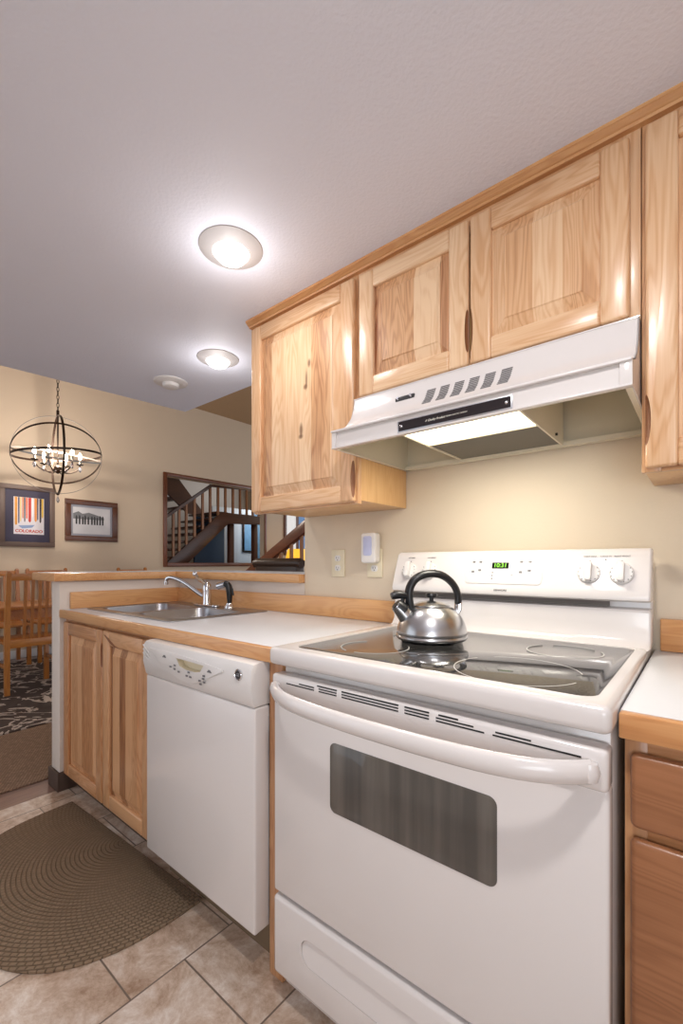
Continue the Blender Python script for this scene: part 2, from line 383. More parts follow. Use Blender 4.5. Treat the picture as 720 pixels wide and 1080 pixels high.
def text(name, body, size, org, u, v, m, parent, ext=.0004, align='CENTER', shear=0, label=None, bold=0):
    cu = bpy.data.curves.new(name, 'FONT'); cu.body = body; cu.size = size; cu.align_x = align; cu.align_y = 'CENTER'; cu.extrude = ext; cu.shear = shear; cu.offset = size*bold
    tmp = bpy.data.objects.new(name, cu); COL.objects.link(tmp); bpy.context.view_layer.update()
    me = bpy.data.meshes.new_from_object(tmp.evaluated_get(bpy.context.evaluated_depsgraph_get()))
    bpy.data.objects.remove(tmp); me.materials.clear(); me.materials.append(m); me.name = name
    o = bpy.data.objects.new(name, me); COL.objects.link(o)
    u = Vector(u).normalized(); v = Vector(v).normalized(); w = u.cross(v)
    mw = Matrix((u, v, w)).transposed().to_4x4(); mw.translation = Vector(org)-LOC[parent]
    o.matrix_local = mw; o.parent = parent
    if label: o['label'] = label
    return o
XZ = lambda u, v, a: (u, a, v)      # outline in x-z, extruded along y
YZ = lambda u, v, a: (a, u, v)      # outline in y-z, extruded along x
XY = lambda u, v, a: (u, v, a)      # outline in x-y, extruded along z
def rrect(x0, x1, y0, y1, r, n=5):
    P = []
    for cx, cy, a0 in ((x1-r, y1-r, 0), (x0+r, y1-r, 90), (x0+r, y0+r, 180), (x1-r, y0+r, 270)):
        for i in range(n+1):
            a = math.radians(a0+90*i/n); P.append((cx+r*math.cos(a), cy+r*math.sin(a)))
    return P
def smooth_path(P, k=6):
    P = [Vector(p) for p in P]; out = []
    for i in range(len(P)-1):
        p0, p1, p2, p3 = P[max(i-1, 0)], P[i], P[i+1], P[min(i+2, len(P)-1)]
        for j in range(k):
            t = j/k
            out.append(.5*((2*p1)+(p2-p0)*t+(2*p0-5*p1+4*p2-p3)*t*t+(-p0+3*p1-3*p2+p3)*t**3))
    return out+[P[-1]]

# ------------------------------------------------------------------ the setting
CZ = 2.126; XF = -5.5; HZ = 3.66
struct(M().box(-1.64, 2.2, -4.2, .15, -.05, 0).build('floor', tile))
struct(M().box(XF-.05, -1.64, -4.2, 7.2, -.05, -.001).build('floor_dining', plankM))
struct(M().box(-1.64, 2.2, .15, 7.2, -.05, -.001).build('floor_living', plankM))
ce = M(); ce.prism([(-1.71, .093), (2.2, .093), (2.2, -4.2), (-2.14, -4.2)], XY, CZ, CZ+.12)
struct(ce.build('ceiling', ceilM))
struct(M().box(-8.4, 2.2, -4.2, 7.2, HZ, HZ+.08).build('ceiling_high', highM))
struct(M().box(-.547, 2.2, 0, .12, 0, CZ, .004).build('wall_back', wallM))
struct(M().box(-1.735, -1.625, -.655, .11, 0, 1.055, .004).build('wall_half_left', halfM))
struct(M().box(-1.625, -.547, 0, .11, 0, 1.055).build('wall_half_back', halfM))
struct(M().box(-1.2, 2.3, -3.4, -3.3, 0, CZ).build('wall_rear', halfM))
struct(M().box(2.2, 2.3, -3.3, 0, 0, CZ).build('wall_right', halfM))
# picture wall; the mirror on it is built as a framed opening
wl = M(); oy0, oy1, oz0, oz1 = 2.06, 4.0, 1.15, 2.49
wl.box(XF-.12, XF, -4.2, oy0, 0, HZ); wl.box(XF-.12, XF, oy1, 7.2, 0, HZ); wl.box(XF-.12, XF, oy0, oy1, 0, oz0); wl.box(XF-.12, XF, oy0, oy1, oz1, HZ)
struct(wl.build('wall_left', tanM))
bb = M(); bb.box(XF, XF+.014, -4.2, 7.2, 0, .10, .004)
struct(bb.build('baseboard_left', whitem))
b2 = M(); b2.box(-1.748, -1.612, -.668, -.655, 0, .095, .003); b2.box(-1.748, -1.735, -.66, .11, 0, .095, .003); b2.box(-1.625, -1.612, -.66, -.575, 0, .095, .003)
struct(b2.build('baseboard_half', kickM))
# crown moulding over the wall cabinets
cp = [(-.307, 2.103), (-.320, 2.103), (-.322, 2.109), (-.328, 2.111), (-.334, 2.117), (-.338, 2.118), (-.338, CZ), (-.29, CZ), (-.29, 2.103)]
crn = M(); crn.prism(cp, YZ, -.549, 1.32)
struct(crn.build('trim_crown', edgeX))
# frame of the mirror that is built as an opening
fr = M(); fw_ = .06
fr.box(XF, XF+.03, oy0-fw_, oy0, oz0-fw_, oz1+.05, .006); fr.box(XF, XF+.03, oy1, oy1+.045, oz0-fw_, oz1+.05, .006)
fr.box(XF, XF+.03, oy0, oy1, oz1, oz1+.05, .006, 1); fr.box(XF, XF+.03, oy0, oy1, oz0-fw_, oz0, .006, 1)
struct(fr.build('trim_mirror', [wood('red_brown_trim', (128, 72, 44), (104, 57, 34), (66, 34, 20), 'Z', jitter=.3), wood('red_brown_trim_level', (128, 72, 44), (104, 57, 34), (66, 34, 20), 'Y', jitter=.3)]))
# made-up shell around the reflected stairs, behind the wall
struct(M().box(-8.4, XF-.12, 1.0, 7.2, -.05, 0).build('floor_reflected', plankM))
struct(M().box(-8.5, -8.4, 1.0, 7.2, 0, HZ).build('wall_reflected', halfM))
struct(M().box(-8.4, XF-.12, .9, 1.0, 0, HZ).build('wall_reflected_side', halfM))
struct(M().box(-8.4, 2.2, 7.2, 7.3, 0, HZ).build('wall_living', tanM))

# ------------------------------------------------------------------ cabinets
DOORS = []
def cab_door(parent, x0, x1, z0, z1, yb, mats, th=.02, sw=.057, rh=.057, pull=None, name='door'):
    yf = yb-th; d = M(); V, H, P = 0, 1, 2
    d.box(x0, x0+sw, yf, yb, z0, z1, .007, V, 4); d.box(x1-sw, x1, yf, yb, z0, z1, .007, V, 4)
    d.box(x0+sw-.001, x1-sw+.001, yf+.0004, yb, z0, z0+rh, .006, H, 3); d.box(x0+sw-.001, x1-sw+.001, yf+.0004, yb, z1-rh, z1, .006, H, 3)
    cuts = None
    if pull:
        px, pz, rx, rz = pull
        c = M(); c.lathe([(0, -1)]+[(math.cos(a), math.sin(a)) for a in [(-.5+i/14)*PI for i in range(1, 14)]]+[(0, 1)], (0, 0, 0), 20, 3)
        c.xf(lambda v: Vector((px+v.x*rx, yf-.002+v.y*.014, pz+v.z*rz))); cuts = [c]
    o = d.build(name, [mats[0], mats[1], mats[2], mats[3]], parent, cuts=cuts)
    DOORS.append(o)
    p = M(); a0, a1, c0, c1 = x0+sw-.004, x1-sw+.004, z0+rh-.004, z1-rh+.004; i1, i2 = .010, .037
    def rc(k, y): return [(a0+k, y, c0+k), (a1-k, y, c0+k), (a1-k, y, c1-k), (a0+k, y, c1-k)]
    vs = rc(0, yf+.0125)+rc(i1, yf+.013)+rc(i2, yf+.0045)+rc(i2+.003, yf+.0015)
    fs = []
    for r in range(3):
        for j in range(4): fs.append((r*4+j, r*4+(j+1) % 4, r*4+4+(j+1) % 4, r*4+4+j))
    fs.append((12, 13, 14, 15)); p.raw(vs, fs)
    p.build('panel', mats[2], o, ang=10)
    return o
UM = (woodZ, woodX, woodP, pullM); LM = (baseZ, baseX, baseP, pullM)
FY = -.306
def upper(name, label, x0, x1, z0, doors, ms=UM):
    t = thing(name, label, 'cabinet', ((x0+x1)/2, 0, z0), 0, 'kitchen wall cabinets')
    c = M(); c.box(x0, x1, FY+.018, -.002, z0+.012, 2.11, .001)
    c.build('case', woodC, t)
    f = M(); f.box(x0, x0+.035, FY, FY+.018, z0, 2.125, .0015); f.box(x1-.035, x1, FY, FY+.018, z0, 2.125, .0015)
    f.box(x0+.035, x1-.035, FY, FY+.018, 2.06, 2.125, .0015, 1); f.box(x0+.035, x1-.035, FY, FY+.018, z0, z0+.03, .0015, 1)
    f.build('face_frame', [woodZ, woodX], t)
    for d in doors: cab_door(t, *d[:4], FY-.001, ms, pull=d[4])
    return t
upper('wall_cabinet', 'tall single-door hickory wall cabinet left of the range hood, over the outlets', -.533, -.001, 1.346,
      [(-.529, -.006, 1.352, 2.088, (-.002, 1.425, .016, .07))], (woodZ, woodX, woodK, pullM))
upper('wall_cabinet', 'short two-door hickory wall cabinet directly above the white range hood', .0, .776, 1.682,
      [(.014, .387, 1.688, 2.084, (.390, 1.78, .012, .068)), (.393, .757, 1.688, 2.084, (.390, 1.78, .012, .068))])
upper('wall_cabinet', 'hickory wall cabinet right of the range hood, cut off by the photo edge', .7775, 1.26, 1.346,
      [(.785, 1.25, 1.352, 2.088, (.783, 1.455, .013, .06))])

# sink base cabinet
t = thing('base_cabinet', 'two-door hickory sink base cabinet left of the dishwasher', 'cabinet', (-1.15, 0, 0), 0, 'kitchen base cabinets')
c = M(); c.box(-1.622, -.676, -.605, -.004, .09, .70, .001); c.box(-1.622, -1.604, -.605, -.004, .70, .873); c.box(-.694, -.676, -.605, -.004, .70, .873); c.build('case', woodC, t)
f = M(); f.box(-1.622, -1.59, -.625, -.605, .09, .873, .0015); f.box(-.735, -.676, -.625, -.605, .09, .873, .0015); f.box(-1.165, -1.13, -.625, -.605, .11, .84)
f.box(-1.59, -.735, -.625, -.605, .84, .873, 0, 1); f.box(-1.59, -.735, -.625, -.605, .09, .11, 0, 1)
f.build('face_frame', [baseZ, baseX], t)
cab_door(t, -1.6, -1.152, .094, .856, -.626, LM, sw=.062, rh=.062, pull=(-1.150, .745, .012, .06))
cab_door(t, -1.143, -.73, .094, .856, -.626, LM, sw=.062, rh=.062); sd = DOORS[-1]
q = M(); q.prism([(-1.128, .838), (-1.112, .838), (-1.06, .818), (-1.02, .802), (-.97, .793), (-1.03, .797), (-1.07, .808)], XZ, -.6465, -.645); q.build('grain_streak', pullM, sd)
k = M(); k.box(-1.622, -.676, -.575, -.56, 0, .095); k.build('toe_kick', kickM, t)
# end panel between dishwasher and range
e = M(); e.box(-.060, -.006, -.64, -.004, 0, .873, .002)
tag(e.build('end_panel', baseZ, loc=(-.033, -.3, 0)), 'narrow upright hickory panel between the dishwasher and the range', 'panel')
# right base cabinet
t = thing('base_cabinet', 'hickory drawer base cabinet right of the range, cut off by the photo edge', 'cabinet', (1.0, 0, 0), 0, 'kitchen base cabinets')
c = M(); c.box(.784, 1.26, -.605, -.004, .09, .873, .001); c.build('case', woodC, t)
f = M(); f.box(.784, .815, -.625, -.605, 0, .873, .0015); f.box(1.22, 1.26, -.625, -.605, .09, .873); f.box(.815, 1.22, -.625, -.605, .70, .873, 0, 1); f.box(.815, 1.22, -.625, -.605, .09, .70, 0, 1)
f.build('face_frame', [baseZ, baseX], t)
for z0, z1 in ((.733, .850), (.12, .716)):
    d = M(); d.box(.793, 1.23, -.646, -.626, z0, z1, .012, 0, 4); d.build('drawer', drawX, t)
k = M(); k.box(.815, 1.26, -.575, -.56, 0, .095); k.build('toe_kick', kickM, t)

# ------------------------------------------------------------------ countertops
t = thing('countertop', 'long white laminate counter with wood edge holding the sink', 'countertop', (-.82, -.33, .875), 0, 'white kitchen counters')
c = M(); c.box(-1.624, .0, -.637, -.002, .876, .914, .001)
hole = M(); hole.box(-1.535, -.765, -.545, -.06, .80, 1.0)
c.build('laminate_top', lam, t, cuts=[hole])
e = M(); e.box(-1.6245, .0, -.657, -.637, .874, .914, .003); e.build('wood_edge', edgeX, t)
e = M(); e.box(-1.605, .0, -.021, -.001, .9145, 1.0, .003); e.build('backsplash', edgeX, t)
e = M(); e.box(-1.6235, -1.605, -.61, -.001, .9145, 1.0, .003); e.build('backsplash', edgeY, t)
t = thing('countertop', 'short white laminate counter with wood edge right of the range', 'countertop', (1.02, -.33, .875), 0, 'white kitchen counters')
c = M(); c.box(.7795, 1.3, -.637, -.002, .876, .914, .001); c.build('laminate_top', lam, t)
e = M(); e.box(.7795, 1.3, -.657, -.637, .874, .914, .003); e.build('wood_edge', edgeX, t)
e = M(); e.box(.792, 1.3, -.021, -.001, .9145, 1.0, .003); e.build('backsplash', edgeX, t)
# raised bar
t = thing('bar_counter', 'raised L-shaped bar top on the half wall behind the sink', 'countertop', (-1.3, 0, 1.055))
ob = [(-1.60, -.685), (-1.60, -.035), (-.549, -.035), (-.549, .38), (-1.97, .38), (-1.97, -.64), (-1.955, -.675), (-1.92, -.69), (-1.63, -.69)]
ins = [(-1.625, -.665), (-1.625, -.010), (-.5495, -.010), (-.5495, .355), (-1.945, .355), (-1.945, -.63), (-1.935, -.655), (-1.915, -.665)]
e = M(); e.prism(ob, XY, 1.056, 1.097, .006); e.build('wood_edge', edgeX, t)
e = M(); e.prism(ins, XY, 1.096, 1.0985); e.build('laminate_top', lam, t)

# ------------------------------------------------------------------ sink, faucet, sprayer
t = thing('sink', 'double-bowl stainless steel sink set in the white counter', 'sink', (-1.15, -.3, .914))
def bowl(m, x0, x1, y0, y1, dz):
    A = rrect(x0, x1, y0, y1, .06, 6); n = len(A); cx, cy = (x0+x1)/2, (y0+y1)/2; rings = []
    for k, z in ((1, .918), (.985, .912), (.96, .918-dz*.85), (.9, .918-dz*.97), (.8, .918-dz), (.12, .918-dz-.004)):
        rings.append([(cx+(p[0]-cx)*k, cy+(p[1]-cy)*k, z) for p in A])
    vs = [p for r in rings for p in r]; fs = []
    for r in range(len(rings)-1):
        for j in range(n): fs.append((r*n+j, r*n+(j+1) % n, (r+1)*n+(j+1) % n, (r+1)*n+j))
    fs.append(tuple((len(rings)-1)*n+j for j in range(n)))
    m.raw(vs, fs); return A
BX = ((-1.515, -1.17), (-1.13, -.785)); by0, by1 = -.515, -.155
for x0, x1 in BX:
    m = M(); bowl(m, x0, x1, by0, by1, .17); bo = m.build('bowl', sinkst, t)
    d = M(); d.lathe([(.0, .752), (.03, .752), (.042, .749), (.044, .7505), (.044, .742), (0, .742)], ((x0+x1)/2, (by0+by1)/2, 0), 24); d.build('drain', chrome, bo)
rim = M(); rim.prism(rrect(-1.56, -.74, -.56, -.04, .03, 5), XY, .9145, .9185, .0015)
cuts = []
for x0, x1 in BX:
    cm = M(); cm.prism(rrect(x0, x1, by0, by1, .06, 6), XY, .8, 1.0); cuts.append(cm)
rim.build('rim', sinkst, t, cuts=cuts)
t = thing('faucet', 'chrome single-lever kitchen faucet behind the sink bowls', 'faucet', (-1.175, -.1, .919))
m = M(); m.prism(rrect(-1.28, -1.07, -.125, -.075, .024, 6), XY, .919, .929, .003); m.build('base_plate', chrome, t)
m = M(); m.lathe([(0, .928), (.026, .928), (.024, .95), (.0235, 1.0), (.025, 1.012), (.023, 1.03), (.012, 1.044), (0, 1.046)], (-1.175, -.1, 0), 28); m.build('body', chrome, t)
m = M(); m.tube(smooth_path([(-1.18, -.103, .965), (-1.22, -.12, .985), (-1.30, -.155, 1.04), (-1.36, -.182, 1.066), (-1.395, -.197, 1.068), (-1.408, -.203, 1.055), (-1.41, -.204, 1.04)]), .0105, 14); m.cyl((-1.41, -.204, 1.045), (-1.41, -.204, 1.03), .0135, .0125, 18)
m.build('spout', chrome, t)
m = M(); P = smooth_path([(-1.18, -.1, 1.03), (-1.215, -.098, 1.05), (-1.26, -.095, 1.06), (-1.30, -.092, 1.085)]); m.tube(P, [.016-.007*i/(len(P)-1) for i in range(len(P))], 14, asp=.7)
m.lathe([(0, -.014), (.011, -.010), (.014, 0), (.011, .010), (0, .014)], (-1.305, -.092, 1.088), 18); m.build('lever', chrome, t)
t = thing('sink_sprayer', 'black pull-out sink sprayer with chrome head right of the faucet', 'sprayer', (-.985, -.095, .919))
m = M(); m.lathe([(0, .919), (.026, .919), (.026, .925), (.019, .935), (.017, .945), (0, .945)], (-.985, -.095, 0), 24); m.build('collar', chrome, t)
m = M(); P = smooth_path([(-.985, -.095, .94), (-.985, -.095, .98), (-.986, -.096, 1.015), (-.992, -.1, 1.035), (-1.008, -.106, 1.042)]); m.tube(P, [.011+.006*min(1, i/10) for i in range(len(P))], 14)
m.tube([(-.967, -.093, 1.02), (-.96, -.091, .985)], .005, 8); m.build('handle', black, t)
m = M(); m.tube([(-1.004, -.105, 1.041), (-1.02, -.111, 1.037), (-1.045, -.121, 1.03), (-1.05, -.123, 1.028)], [.016, .018, .019, .015], 16); m.build('spray_head', chrome, t)

# ------------------------------------------------------------------ dishwasher
t = thing('dishwasher', 'white built-in dishwasher under the counter left of the range', 'dishwasher', (-.365, -.33, 0))
m = M(); m.box(-.662, -.076, -.60, -.01, .10, .868, .003); m.build('tub', rubber, t)
m = M(); m.box(-.668, -.066, -.688, -.632, .125, .749, .006, 0, 3); m.build('door_panel', white, t)
m = M(); cp = [(-.632, .751), (-.688, .751), (-.692, .757), (-.702, .80), (-.699, .858), (-.691, .870), (-.677, .873), (-.632, .873)]
m.prism(cp, YZ, -.668, -.066, .004); 
pk = M(); pk.prism([(-.445, .840), (-.285, .838), (-.305, .816), (-.335, .810), (-.385, .810), (-.425, .816)], XZ, -.74, -.680); pk.m = [1]*len(pk.m)
cpn = m.build('control_panel', [whitem, cream], t, cuts=[pk])
def fy(z): return -.702+(z-.80)*.003/.058 if z >= .8 else -.692-(z-.757)*.010/.043
m = M(); P = []
for i in range(25):
    u = i/24; x = -.615+.425*u; P.append((x, .853-.014*u+.006*math.sin(PI*u)))
for i in range(25):
    u = 1-i/24; x = -.615+.425*u; P.append((x, (.846-.010*u)-.070*math.sin(PI*u)**1.2-.004))
m.prism(P, lambda u, v, a: (u, fy(v)+a, v), .0, -.004, .0015)
m.build('button_panel', whitem, cpn, cuts=[pk])
for i, (x, z) in enumerate([(-.515, .836), (-.255, .826)]):
    q = M(); q.prism([(x-.012, z-.004), (x+.012, z-.004), (x+.004, z+.004), (x-.004, z+.004)], XZ, fy(z)-.0036, fy(z)-.0046); q.build('indicator', grey, cpn)
for x, z in [(-.50, .812), (-.475, .808), (-.45, .803), (-.405, .797), (-.385, .796), (-.335, .793), (-.312, .792), (-.335, .782), (-.313, .803), (-.475, .820), (-.392, .810), (-.31, .812)]:
    x += .028; z -= .004
    q = M(); q.box(x-.006, x+.006, fy(z)-.0052, fy(z)-.0036, z-.0028, z+.0028, .001); q.build('button', grey, cpn)
for k in range(3):
    q = M(); q.tube([(-.666, -.7005, .857-.014*k), (-.645, -.7035, .848-.014*k), (-.62, -.7035, .835-.014*k)], .0022, 6); q.build('vent_rib', whitem, cpn)
q = M(); q.lathe([(0, 0), (.016, 0), (.016, .004), (.0135, .006), (.012, .0045), (0, .0045)], (0, 0, 0), 28, rot=R3('X', PI/2)); q.xf(lambda v: v+Vector((-.118, -.7005, .838))); lg = q.build('logo_badge', chrome, cpn)
q = M(); q.lathe([(0, 0), (.0115, 0), (.0115, .001), (0, .001)], (0, 0, 0), 24, rot=R3('X', PI/2)); q.xf(lambda v: v+Vector((-.118, -.705, .838))); q.build('roundel', darkp, lg)
text('monogram', 'GE', .012, (-.118, -.7063, .838), (1, 0, 0), (0, 0, 1), alum, lg, shear=.3)
m = M(); m.box(-.664, -.070, -.60, -.585, .0, .115); m.build('toe_plate', mat('tan_toe_plate', (118, 98, 76), .6), t)

# ------------------------------------------------------------------ range
RX0, RX1 = .014, .772
t = thing('electric_range', 'white freestanding electric range with black glass cooktop', 'stove', (.393, -.33, 0))
m = M(); m.box(RX0+.003, RX1-.003, -.652, -.02, .03, .893, .004); 
for x in (RX0+.05, RX1-.05):
    for y in (-.6, -.08): m.cyl((x, y, 0), (x, y, .035), .018, n=12)
m.build('body', white, t)
# drawer with scooped pull
m = M(); m.box(RX0, RX1, -.693, -.654, .085, .286, .010, 0, 3)
sc = M(); sc.prism(rrect(.115, .671, .165, .232, .033, 8), XZ, -.75, -.684)
dr = m.build('drawer', white, t, cuts=[sc])
q = M(); q.prism(rrect(.116, .670, .166, .231, .0325, 8), lambda u, v, a: (u, -.6845-.0085*max(0, min(1, (.232-v)/.067))*a, v), 0, 1); q.build('pull_scoop', white, dr)
# oven door
m = M(); m.box(RX0, RX1, -.690, -.655, .297, .800, .006, 0, 3); m.box(RX0, RX1, -.698, -.655, .797, .863, .008, 0, 3)
od = m.build('oven_door', white, t)
q = M(); q.prism(rrect(.209, .600, .570, .732, .016, 6), XZ, -.6915, -.682, .0006); q.build('window', ovw, od)
q = M(); P = []
for i in range(33):
    u = i/32; x = .036+(.748-.036)*u; P.append((x, -.70-.058*(1-abs(2*u-1)**6)-.004, .829-.010*math.sin(PI*u)))
q.tube(P, [.019]*33, 16, asp=.62, up=(0, 0, 1)); q.lathe([(0, -.018), (.012, -.014), (.016, 0), (.012, .014), (0, .018)], (.037, -.704, .829), 14); q.lathe([(0, -.018), (.012, -.014), (.016, 0), (.012, .014), (0, .018)], (.747, -.704, .829), 14)
q.build('handle', white, od)
rows = [(.8455, [(.07, .165), (.18, .235), (.25, .40), (.415, .47), (.485, .58), (.595, .735)]), (.8515, [(.115, .165), (.18, .235), (.25, .40), (.415, .47), (.485, .56), (.60, .66)]), (.8575, [(.175, .235), (.25, .40), (.415, .47), (.49, .53)])]
for z, segs in rows:
    for x0, x1 in segs:
        q = M(); q.box(x0, x1, -.6988, -.690, z-.0014, z+.0014); q.build('vent_slot', rubber, od)
# cooktop
m = M(); m.box(RX0-.006, RX1+.005, -.705, -.065, .887, .932, .013, 0, 4)
GX0, GX1, GY0, GY1 = .062, .748, -.662, -.135
cut = M(); cut.prism(rrect(GX0-.002, GX1+.002, GY0-.002, GY1+.002, .03, 6), XY, .9285, .95)
ct = m.build('cooktop', white, t, cuts=[cut])
q = M(); q.prism(rrect(GX0, GX1, GY0, GY1, .028, 6), XY, .9275, .9305, .0008); gl = q.build('glass', cook, ct)
def arc(cx, cy, r, a0, a1, w=.0022, n=40):
    q = M(); vs = []; fs = []
    for i in range(n+1):
        a = math.radians(a0+(a1-a0)*i/n)
        for rr_ in (r-w/2, r+w/2):
            for z in (.93045, .93085): vs.append((cx+rr_*math.cos(a), cy+rr_*math.sin(a), z))
    for i in range(n):
        o = i*4
        fs += [(o+1, o+3, o+7, o+5), (o, o+4, o+6, o+2), (o, o+1, o+5, o+4), (o+2, o+6, o+7, o+3)]
    q.raw(vs, fs); q.build('burner_ring', ringM, gl)
for cx, cy, r, segs in ((.585, -.545, .122, ((150, 262), (280, 345), (20, 130))), (.22, -.525, .088, ((140, 250), (270, 400))), (.255, -.285, .11, ((100, 210), (250, 330))), (.615, -.275, .085, ((140, 262), (-60, 30), (50, 120)))):
    for a0, a1 in segs: arc(cx, cy, r, a0, a1)
# backguard
pr = [(-.140, .928), (-.118, .934), (-.104, .95), (-.10, .985), (-.098, 1.02), (-.092, 1.026), (-.06, 1.03), (-.06, 1.045), (-.104, 1.047), (-.116, 1.052), (-.118, 1.062), (-.112, 1.078), (-.081, 1.165), (-.074, 1.180), (-.062, 1.188), (-.045, 1.189), (-.034, 1.182), (-.03, 1.17), (-.03, .928)]
m = M(); m.prism(pr, YZ, RX0-.008, RX1+.007, .007, seg=3)
bgd = m.build('backguard', white, t)
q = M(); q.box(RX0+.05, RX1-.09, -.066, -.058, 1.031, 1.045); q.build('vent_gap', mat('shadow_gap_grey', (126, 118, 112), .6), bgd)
F0 = Vector((0, -.112, 1.078)); FV = (Vector((0, -.081, 1.165))-F0).normalized(); FU = Vector((1, 0, 0)); FW = FU.cross(FV)
def face(x, v, w=0): return F0+FU*x+FV*v+FW*w
def fp(u, v, a): return tuple(face(u, v, a))
q = M(); q.prism(rrect(.281, .517, .006, .088, .012, 5), fp, -.002, .0022, .0012); cpan = q.build('control_panel', whitem, bgd)
q = M(); q.prism(rrect(.366, .418, .056, .076, .002, 2), fp, .0015, .0030); dsp = q.build('display', lcd, cpan)
text('clock_digits', '10:31', .019, face(.392, .066, .0034), FU, FV, digit, dsp)
for x, v in ((.306, .078), (.328, .078), (.306, .045), (.328, .05), (.455, .078), (.48, .078), (.48, .05), (.455, .045), (.37, .044), (.37, .034), (.37, .024)):
    q = M(); w_ = .007 if x != .37 else .003
    q.prism(rrect(x-w_*.7, x+w_*.7, v-.0035, v+.0035 if w_ > .005 else v+.001, .001, 2), fp, .002, .0028); q.build('button', grey, cpan)
for x, v, s_ in ((.43, .067, 1), (.43, .036, -1)):
    q = M(); q.prism([(x-.007, v-.003*s_), (x, v+.003*s_), (x+.007, v-.003*s_), (x, v+.0008*s_)], fp, .002, .0028); q.build('arrow_key', grey, cpan)
text('brand_lettering', 'KENMORE', .0085, face(.40, -.014, .0012), FU, FV, darkp, bgd)
q = M(); q.box(-.001, .001, -.001, .001, -.001, .001)
for x, lab in ((.070, 'LEFT REAR'), (.150, 'LEFT FRONT'), (.638, 'RIGHT REAR'), (.714, 'RIGHT FRONT')):
    rot = Matrix((FU, FV, FW)).transposed(); v = .045
    q = M(); q.lathe([(0, .0), (.0285, .0), (.0285, .006), (.026, .009), (.0, .009)], face(x, v, 0), 32, rot=rot)
    kb = q.build('knob', whitem, bgd)
    q = M(); q.prism(rrect(x-.0085, x+.0085, v-.026, v+.028, .006, 4), fp, .008, .026, .003); q.build('grip', whitem, kb)
    for i in range(10):
        a = math.radians(-210+i*27); q = M(); cx, cv = x+.0245*math.cos(a), v+.0245*math.sin(a)
        q.prism([(cx-.0011, cv-.0011), (cx+.0011, cv-.0011), (cx+.0011, cv+.0011), (cx-.0011, cv+.0011)], fp, .0085, .0098); q.build('tick', darkp, kb)
    q = M(); q.prism(rrect(x-.0016, x+.0016, v+.034, v+.037, .001, 2), fp, 0, .0012); q.build('pointer_mark', darkp, bgd)
    text('knob_legend', lab, .0058, face(x, v+.049, .0012), FU, FV, grey, bgd)
text('knob_legend', 'SURFACE ON', .0045, face(.676, .094, .0012), FU, FV, grey, bgd)
q = M(); q.prism(rrect(.6745, .6775, .0835, .0865, .001, 2), fp, 0, .0012); q.build('pointer_mark', darkp, bgd)

# ------------------------------------------------------------------ kettle
KC = (.281, -.332); KZ = .9310
t = thing('kettle', 'stainless steel whistling kettle with black handle on the cooktop', 'kettle', (*KC, KZ))
pf = [(0, 0), (.086, 0), (.096, .003), (.100, .008), (.1005, .013), (.097, .016), (.099, .020), (.0985, .026), (.0965, .036), (.091, .052), (.082, .068), (.070, .082), (.058, .092), (.052, .0955), (.050, .0945), (0, .0945)]
m = M(); m.lathe([(r, z+KZ) for r, z in pf], (*KC, 0), 56); kb = m.build('body', steel, t, ang=60)
m = M(); m.lathe([(0, .0945), (.051, .0945), (.052, .0975), (.047, .101), (.034, .1065), (.018, .110), (.008, .1115), (0, .112)], (*KC, KZ), 40); ld = m.build('lid', steel, t, ang=60)
m = M(); m.lathe([(0, .111), (.006, .111), (.006, .118), (.015, .120), (.0175, .126), (.015, .132), (.006, .1345), (0, .135)], (*KC, KZ), 24); m.build('knob', black, ld)
KA = math.radians(8); kd = Vector((math.cos(KA+.69), math.sin(KA+.69), 0))
def kp(a, z): return Vector((*KC, KZ))+kd*a+Vector((0, 0, z))
m = M(); P = smooth_path([kp(-.060, .085), kp(-.066, .115), kp(-.064, .147), (kp(-.045, .174)), kp(-.01, .187), kp(.03, .183), kp(.062, .160), kp(.078, .13), kp(.080, .10)])
m.tube(P, [.0105 if i in (0, len(P)-1) else .0125 for i in range(len(P))], 14, asp=.8); hd = m.build('handle', black, t)
m = M(); m.tube([kp(.080, .105), kp(.079, .085), kp(.070, .068)], [.011, .0115, .010], 12, asp=.6); m.build('handle_bracket', chrome, hd)
m = M(); m.tube([kp(-.058, .10), kp(-.060, .085), kp(-.058, .07)], [.009, .010, .010], 12, asp=.6); m.build('handle_bracket', chrome, hd)
m = M(); m.tube([kp(-.066, .058), kp(-.088, .084), kp(-.104, .100)], [.026, .021, .017], 18); m.build('spout', steel, t)
m = M(); m.tube([kp(-.082, .082), kp(-.100, .099), kp(-.104, .103)], [.0222, .0185, .015], 18); P = smooth_path([kp(-.085, .105), kp(-.082, .125), kp(-.066, .13)], 4); m.tube(P, .006, 8)
m.tube([kp(-.072, .125), kp(-.09, .128), kp(-.108, .127), kp(-.118, .124)], [.008, .011, .012, .009], 12); m.build('spout_cap', black, t)

